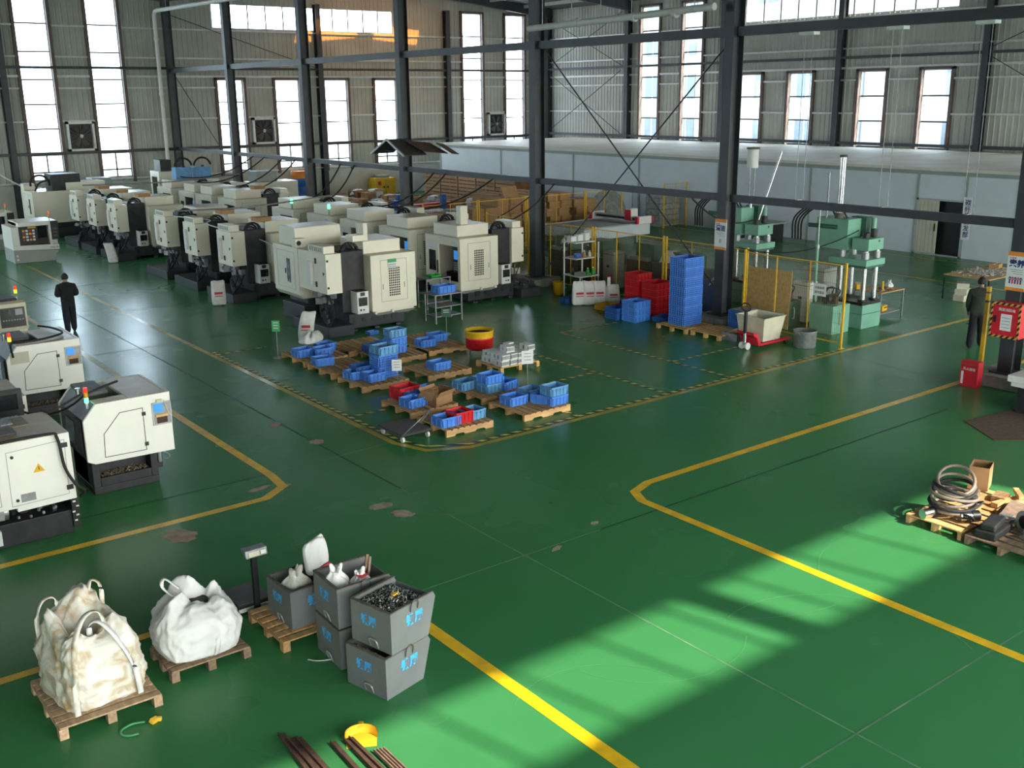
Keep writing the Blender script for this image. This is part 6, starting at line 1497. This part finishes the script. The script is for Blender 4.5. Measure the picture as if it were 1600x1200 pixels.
text('灭火器箱',.07,'paper',t,(-.123,0,.40),(math.pi/2,0,-math.pi/2)); MB().box(-.123,-.12,.12,.17,.06,.34).obj('printed_panel','paper',t)
t = thing('bent_canopy','bent sheet canopy with pale edges hung on the canopy column','canopy',(22.1,35.9,4.35))
for s in (-1,1): MB().obox((-.15,s*.62,.07),(1.0,1.35,.03),0,s*-.44).obj('canopy_sheet','frame_dark',t)
for s in (-1,1): MB().obox((-.68,s*.62,.07),(.06,1.38,.08),0,s*-.44).obj('edge_strip','frame_alu',t)
MB().obox((.6,-.9,.05),(1.3,1.1,.03),.2,.35,.1).obox((1.3,-1.3,-.02),(.6,.8,.03),.5,.5,.1).obj('crumpled_sheet','mat_brown',t)
for s in (-1,1): MB().cyl((-.2,s*1.0,-.1),(-.2,0,-.15),.015,6).obj('strut','steel',t)
def cable(label, pts, r=.025, mat='rubber'): return tag(MB().tube(pts,r).obj('hanging_cable',mat),label,'cable')
cable('black cable sagging from the beam down to the doorway machine roof',sag((22.2,26.6,3.5),(20.3,27.3,2.25),.25))
cable('black cable sagging from the beam to the half hidden press',sag((22.4,20.8,3.5),(25.0,20.6,2.6),.35))
cable('thin cable sagging between poster column and tall press',sag((22.4,18.9,2.2),(24.6,16.6,2.7),.35),.016)
for i,(y0,x1,y1,z1) in enumerate(((33.0,19.6,33.4,2.4),(33.8,19.6,34.2,2.4),(40.0,19.2,37.5,2.4),(41.2,19.0,38.5,2.4),(45.6,19.0,44.5,2.4),(47.0,19.0,46.6,2.4),(49.0,18.6,48.8,2.5),(50.3,18.8,51.5,2.6))):
    cable('black drop cable from the lower beam to the alley machines, %s from the right' % o4[i],sag((22.2,y0,3.5),(x1,y1,z1),.4),.03)
cable('dark bundled cable in the gap beyond the doorway machine',sag((22.25,30.0,3.5),(21.2,36.0,2.2),.55),.03)
cable('black cables looping along the panel room beam',sag((22.5,27.3,3.55),(23.5,31.5,1.9),.1),.02)
tag(MB().tube([(13.0,36.5,2.5),(15.5,35.6,2.55),(19.0,36.0,2.72)],.03).obj('conduit','galv'),'grey overhead conduit crossing the machine rows','conduit')
tag(MB().tube([(13.0,47.5,2.75),(16.5,46.0,2.8),(20,47,2.9)],.03).obj('conduit','galv'),'grey overhead conduit crossing the farther machine rows','conduit')
tag(MB().tube([(13.2,37.2,2.25),(13.6,34.9,2.28),(13.3,34.2,2.2),(14.0,31.8,1.9),(13.6,29.0,1.75),(13.3,28.6,1.72)],.02).obj('hanging_cable','plastic_white'),'pale cable draped over the middle group of cabinets','cable')
tag(MB().tube([(11.9,60.9,3.5),(12.1,60.6,2.9),(13.2,59.8,2.0),(14.0,58.6,1.9)],.04).obj('hanging_cable','plastic_white'),'pale cable hanging down at the far left column','cable')
for i,y in enumerate((16.9,14.45,12.3)):
    t = thing('cable_drop','pair of thin wires between upper and lower beams, %s from the left' % o4[i],'wire',(XM,y,0))
    for s in (-.12,.12): MB().cyl((0,s,3.66),(0,s,7.70),.008,5).obj('wire','galv',t)
    MB().box(-.12,.12,-.22,.22,7.68,7.755).obj('clamp','plastic_white',t); MB().box(-.085,.085,-.03,.03,3.64,3.66).obj('lower_clamp','galv',t)
# ================================================================== RIGHT EDGE: PALLETS WITH HOSES, BOXES, BEARINGS
make_pallet('sunlit pallet with coiled hoses and a carton at the right edge',(14.55,7.52,0),0,1.9,.9,9,'pallet_wood','right edge pallets',blocks=False)
make_pallet('reddish pallet with bearing blocks at the right edge',(14.5,6.48,0),0,1.9,1.05,9,'pallet_grey','right edge pallets')
t = thing('hose_coil','coiled grey hoses heaped on the sunlit pallet','hose',(14.15,7.55,.16),.3)
for i,(rr,z,tx,ty,mt) in enumerate(((.30,.05,0,0,'hose_grey'),(.33,.12,.05,.02,'rubber'),(.30,.18,.12,-.04,'hose_grey'),(.34,.24,-.1,.06,'hose_grey'),(.30,.30,.22,-.08,'rubber'),(.28,.36,.3,.1,'hose_grey'),(.26,.44,.55,.12,'hose_grey'),(.31,.28,-.25,.2,'rubber'))):
    P = []
    for k in range(24):
        a = 2*math.pi*k/24; x,y = rr*math.cos(a),rr*math.sin(a); P.append((x+.02*i-.06,y,z+x*tx+y*ty+.05))
    MB().tube(P,.026,8,True).obj('hose_turn',mt,t)
MB().tube([(-.3,-.2,.1),(-.36,-.34,.12),(-.26,-.36,.04),(-.1,-.32,.02)],.02).tube([(.2,-.3,.06),(.35,-.36,.12),(.42,-.25,.05)],.018).obj('hose_end','rubber',t)
for i in range(4): MB().cyl((.28,-.02-.06*i,.14+.04*i),(.34,-.05-.06*i,.15+.04*i),.02,8).obj('red_ferrule','bin_red',t)
for i,(x,y,rz,l) in enumerate(((13.74,7.66,2.9,'chrome motor at the pallet corner'),(14.05,7.22,2.6,'chrome motor lying in front of the hoses'))):
    t = thing('small_motor',l,'motor',(x,y,.14),rz); MB().cyl((-.02,0,.08),(.16,0,.08),.075,16).obj('motor_can','chrome',t); MB().cyl((-.14,0,.08),(-.02,0,.08),.085,14).obj('motor_flange','black',t)
t = thing('open_carton','open brown carton on the back of the sunlit pallet','carton',(15.48,7.85,.16),.35); MB().tray(-.2,.2,-.15,.15,0,.38,.008).obj('carton_body','card',t); small_box('closed brown carton beside the open carton on the sunlit pallet','carton',(15.74,7.95,.14),(.15,.26,.30),'card',.35)
for i,(x,y,z,a,b,h,rz,mt) in enumerate(((14.75,7.45,.14,.7,.09,.05,.4,'pallet_wood'),(14.95,7.6,.14,.6,.1,.06,.5,'plank'),(15.1,7.2,.14,.55,.12,.08,-.2,'pallet_wood'),(15.2,7.35,.14,.3,.2,.1,.2,'plank'),(14.85,7.1,.14,.5,.07,.07,.1,'plank'),(15.35,7.15,.24,.4,.08,.06,.7,'pallet_wood'))):
    tag(MB().obox((x,y,z+h/2),(a,b,h),rz).obj('timber_offcut',mt),'sunlit timber offcut on the right edge pallet, %s from the left' % o4[i],'timber','timber offcuts')
t = thing('bearing_block','grey pillow block with dark shaft on the reddish pallet','bearing',(14.02,6.30,.14),-.5)
MB().box(-.05,.05,-.16,.16,0,.035).obj('foot','machine_grey',t,.008); MB().prism([(-.09,.03),(.09,.03),(.10,.15),(.07,.22),(0,.25),(-.07,.22),(-.10,.15)],'x',-.045,.045).obj('housing','machine_grey',t,.01)
MB().cyl((-.05,0,.15),(.35,0,.15),.055,16).obj('shaft','black',t); MB().cyl((.05,0,.15),(.12,0,.15),.09,18).obj('seal_ring','chrome',t)
t = thing('bearing_block','silver roller with white rim on the reddish pallet','bearing',(14.35,6.45,.14),-.4); MB().cyl((-.1,0,.17),(.25,0,.17),.16,22).obj('roller','chrome',t); MB().cyl((-.13,0,.17),(-.1,0,.17),.17,22).obj('roller_rim','machine_grey',t); MB().cyl((-.135,0,.17),(-.13,0,.17),.1,18).obj('roller_hub','black',t)
t = thing('black_gearbox','black cast gearbox lying between the two right edge pallets','gearbox',(13.98,6.78,.14),.1); MB().box(-.38,.35,-.16,.14,0,.12).obox((-.1,0,.17),(.5,.2,.1),.1).obj('casting','machine_dark',t,.02); MB().box(.33,.42,-.1,.1,.02,.16).obj('end_block','galv',t,.01)
tag(MB().obox((14.6,6.85,.25),(.9,.26,.035),.25,.15).obj('mesh_plate','rust_light'),'brown perforated plate lying across the right edge pallets','plate')
# white machine corner at the right edge
t = thing('parts_washer','white tray machine with dark base, cut by the right edge','machine',(20.75,9.35,0),0)
MB().box(-.45,1.0,-.4,.4,0,.56).obj('dark_base','machine_dark',t,.02); MB().box(-.55,1.1,-.5,.5,.56,.66).box(-.62,1.1,-.55,.55,.66,.80).obj('white_tray','plastic_white',t,.015); MB().box(-.35,-.1,-.2,.1,.80,1.12).obj('orange_box','orange',t,.02)
tag(MB().box(20.0,20.5,8.0,8.4,0,.16).obj('white_foam','plastic_white',None,.02),'white foam piece on the brown mat at the right edge','foam')
# ================================================================== PEOPLE
def person(label, loc, rz, J, E, mats, hair_shape, extra=()):
    """continuous figure grown with a Skin modifier from joints J {name:(x,y,z,r)}; local +Y is forward"""
    names = list(J); me = bpy.data.meshes.new('person'); me.from_pydata([J[n][:3] for n in names],[(names.index(a),names.index(b)) for a,b in E],[])
    o = bpy.data.objects.new('person', me); COL.objects.link(o)
    sk = o.modifiers.new('skin','SKIN'); sk.use_smooth_shade = True; ss = o.modifiers.new('sub','SUBSURF'); ss.levels = 2; ss.render_levels = 2
    lay = me.skin_vertices[0].data if me.skin_vertices else None
    for i,n in enumerate(names):
        rr = J[n][3]; lay[i].radius = rr if isinstance(rr,tuple) else (rr,rr); lay[i].use_root = (n == 'pelvis')
    dg = bpy.context.evaluated_depsgraph_get(); body = bpy.data.meshes.new_from_object(o.evaluated_get(dg)); bpy.data.objects.remove(o)
    for m_ in mats.values(): body.materials.append(MATS[m_])
    keys = list(mats); sel = extra
    for p in body.polygons:
        c = p.center; k = 'trousers'
        if c.z < .085: k = 'shoes'
        elif c.z > J['neck'][2]+.015: k = 'skin'
        elif c.z > J['hem'][2] : k = 'jacket'
        for hn in ('hand_l','hand_r'):
            q = Vector(J[hn][:3])
            if (c-q).length < .115 and (c-Vector(J['wrist'+hn[-2:]][:3])).length > .03: k = 'skin'
        p.material_index = keys.index(k); p.use_smooth = True
    b = bpy.data.objects.new('person', body); COL.objects.link(b); b.location = loc; b.rotation_euler = (0,0,rz); tag(b,label,'person')
    hc = Vector(J['head'][:3]); n = 20; v = []
    lev = [(a*math.pi/14) for a in range(0,10)]
    m = MB(); P = []
    for a in lev:
        for i in range(n):
            t = 2*math.pi*i/n; d = Vector((math.sin(a)*math.cos(t),math.sin(a)*math.sin(t),math.cos(a)))
            cut = 1.0 if not (d.y > .25 and d.z < hair_shape) else .82
            P.append((hc.x+d.x*.097*cut,hc.y-.006+d.y*.112*cut,hc.z+.012+d.z*.125*cut))
    m.add(P,[(k*n+i,(k+1)*n+i,(k+1)*n+(i+1)%n,k*n+(i+1)%n) for k in range(len(lev)-1) for i in range(n)],True); m.obj('hair','hair',b)
    for s in (-1,1):
        MB().lathe([(0,-.011),(.011,0),(0,.011)],(hc.x+s*.033,hc.y+.088,hc.z+.0),8).obj('eye','black',b)
        MB().box(hc.x+s*.088-.008,hc.x+s*.088+.008,hc.y-.02,hc.y+.015,hc.z-.03,hc.z+.03).obj('ear','skin',b,.006)
    MB().box(hc.x-.022,hc.x+.022,hc.y+.088,hc.y+.095,hc.z-.062,hc.z-.054).obj('mouth','ink_red',b,.002)
    return b
def skeleton(H=1.70, arms='front', step=.1, lift=0.0, lean=0.0):
    J = {}
    def j(n,x,y,z,r): J[n] = (x,y,z,r)
    j('pelvis',0,0,.92,(.185,.145)); j('hem',0,.0,.80,(.001,.001)); del J['hem']
    j('waist',0,.01+lean*.3,1.08,(.20,.155)); j('chest',0,.02+lean*.7,1.28,(.215,.165)); j('upper',0,.01+lean,1.40,(.17,.125)); j('neck',0,.02+lean,1.49,(.058,.06)); j('chin',0,.05+lean,1.545,(.062,.075)); j('head',0,.045+lean,1.625,(.092,.108)); j('crown',0,.03+lean,1.70,(.07,.082)); j('nose',0,.152+lean,1.605,.012)
    for s,q in ((-1,'_l'),(1,'_r')):
        st = step*s
        j('hip'+q,s*.09,0,.86,(.112,.12)); j('knee'+q,s*.10,st*.55+.03+(lift if s < 0 else 0),.48,(.098,.105)); j('ankle'+q,s*.105,st-(lift*1.2 if s < 0 else 0),.11+(abs(lift)*.3 if s < 0 else 0),(.082,.09)); j('heel'+q,s*.105,st-.03-(lift*1.2 if s < 0 else 0),.05+(abs(lift)*.35 if s < 0 else 0),(.05,.05)); j('toe'+q,s*.115,st+.16-(lift*1.0 if s < 0 else 0),.04,(.052,.038))
        j('shoulder'+q,s*.205,.01+lean,1.375,(.092,.092))
        if arms == 'front': j('elbow'+q,s*.275,.0+lean,1.13,(.085,.085)); j('wrist'+q,s*.12,.22+lean,1.10,(.05,.05)); j('hand'+q,s*.06,.28+lean,1.11,(.035,.02)); d = Vector((-s*.5,.8,.05))
        else: j('elbow'+q,s*.25,-.04*s+lean*.6,1.10,(.08,.08)); j('wrist'+q,s*.24,.06-.10*s+lean*.4,.86,(.042,.042)); j('hand'+q,s*.235,.09-.11*s+lean*.4,.79,(.03,.036)); d = Vector((0,.2,-1))
        h = Vector(J['hand'+q][:3]); d.normalize(); side = Vector((0,1,0)) if arms != 'front' else Vector((0,.2,1)); side = (side-d*side.dot(d)).normalized()
        for k,(o,L) in enumerate(((-.026,.06),(-.009,.075),(.009,.08),(.026,.068))):
            p = h+d*.03+side*o; j('fa%d'%k+q,*(p),.009); e = p+d*L*.55; j('fb%d'%k+q,*e,.0085); e2 = e+d*L*.4+side.cross(d)*.018*s; j('fc%d'%k+q,*e2,.0075)
        th = h+side*.03-d*.01; j('ta'+q,*th,.011); th2 = th+(d*.6+side*.7)*.05; j('tb'+q,*th2,.009)
    E = [('pelvis','waist'),('waist','chest'),('chest','upper'),('upper','neck'),('neck','chin'),('chin','head'),('head','crown'),('head','nose')]
    for q in ('_l','_r'):
        E += [('pelvis','hip'+q),('hip'+q,'knee'+q),('knee'+q,'ankle'+q),('ankle'+q,'heel'+q),('heel'+q,'toe'+q),('upper','shoulder'+q),('shoulder'+q,'elbow'+q),('elbow'+q,'wrist'+q),('wrist'+q,'hand'+q),('hand'+q,'ta'+q),('ta'+q,'tb'+q)]
        for k in range(4): E += [('hand'+q,'fa%d'%k+q),('fa%d'%k+q,'fb%d'%k+q),('fb%d'%k+q,'fc%d'%k+q)]
    return J,E
def go_person(label, loc, rz, arms, step, lift, lean, mats, hair_shape, scale, hem):
    J,E = skeleton(1.7,arms,step,lift,lean)
    class D(dict): pass
    J2 = D(J); 
    def get(n): return J[n]
    JJ = dict(J); JJ['__'] = None; del JJ['__']
    J['hem'] = (0,0,hem,.01); Jb = {k:v for k,v in J.items() if k != 'hem'}
    class W(dict):
        def __getitem__(s,k): return (0,0,hem,.01) if k == 'hem' else dict.__getitem__(s,k)
    b = person(label,loc,rz,W(Jb),E,mats,hair_shape); b.scale = (scale,)*3; return b
p1 = go_person('man in black padded jacket and trousers walking away down the left aisle',(7.5,30.2,0),-.12,'front',.13,0,0.02,{'jacket':'cloth_black','trousers':'cloth_navy','skin':'skin','shoes':'shoe'},-.3,.955,.88)
p2_ = go_person('man in dark green jacket and black trousers walking behind the red cabinet',(24.95,13.2,0),-1.15,'side',.17,.10,.05,{'jacket':'jacket_green','trousers':'cloth_black','skin':'skin','shoes':'shoe'},.05,1.03,.86)
for s,st in ((-1,-.16),(1,.17)):
    for k in range(2): MB().box(s*.115-.05,s*.115+.05,st+.06+.05*k,st+.08+.05*k,.06,.078).obj('shoe_stripe','shoe_white',p2_)

for o in bpy.data.objects:
    if o.type == 'MESH' and o.name.split('.')[0] in ('vent_grille','keypad','bin_ribs','louvre','pneumatic_unit','hose_stub','button_row','valve_label','fitting','pump_group','base_pocket','hatch_handle','text_line','sack_print','drag_chain','hatch_hinge','hatch_lock','cabinet_latch','door_handle','tie_rods','tie_tubes'): o['kind'] = 'stuff'
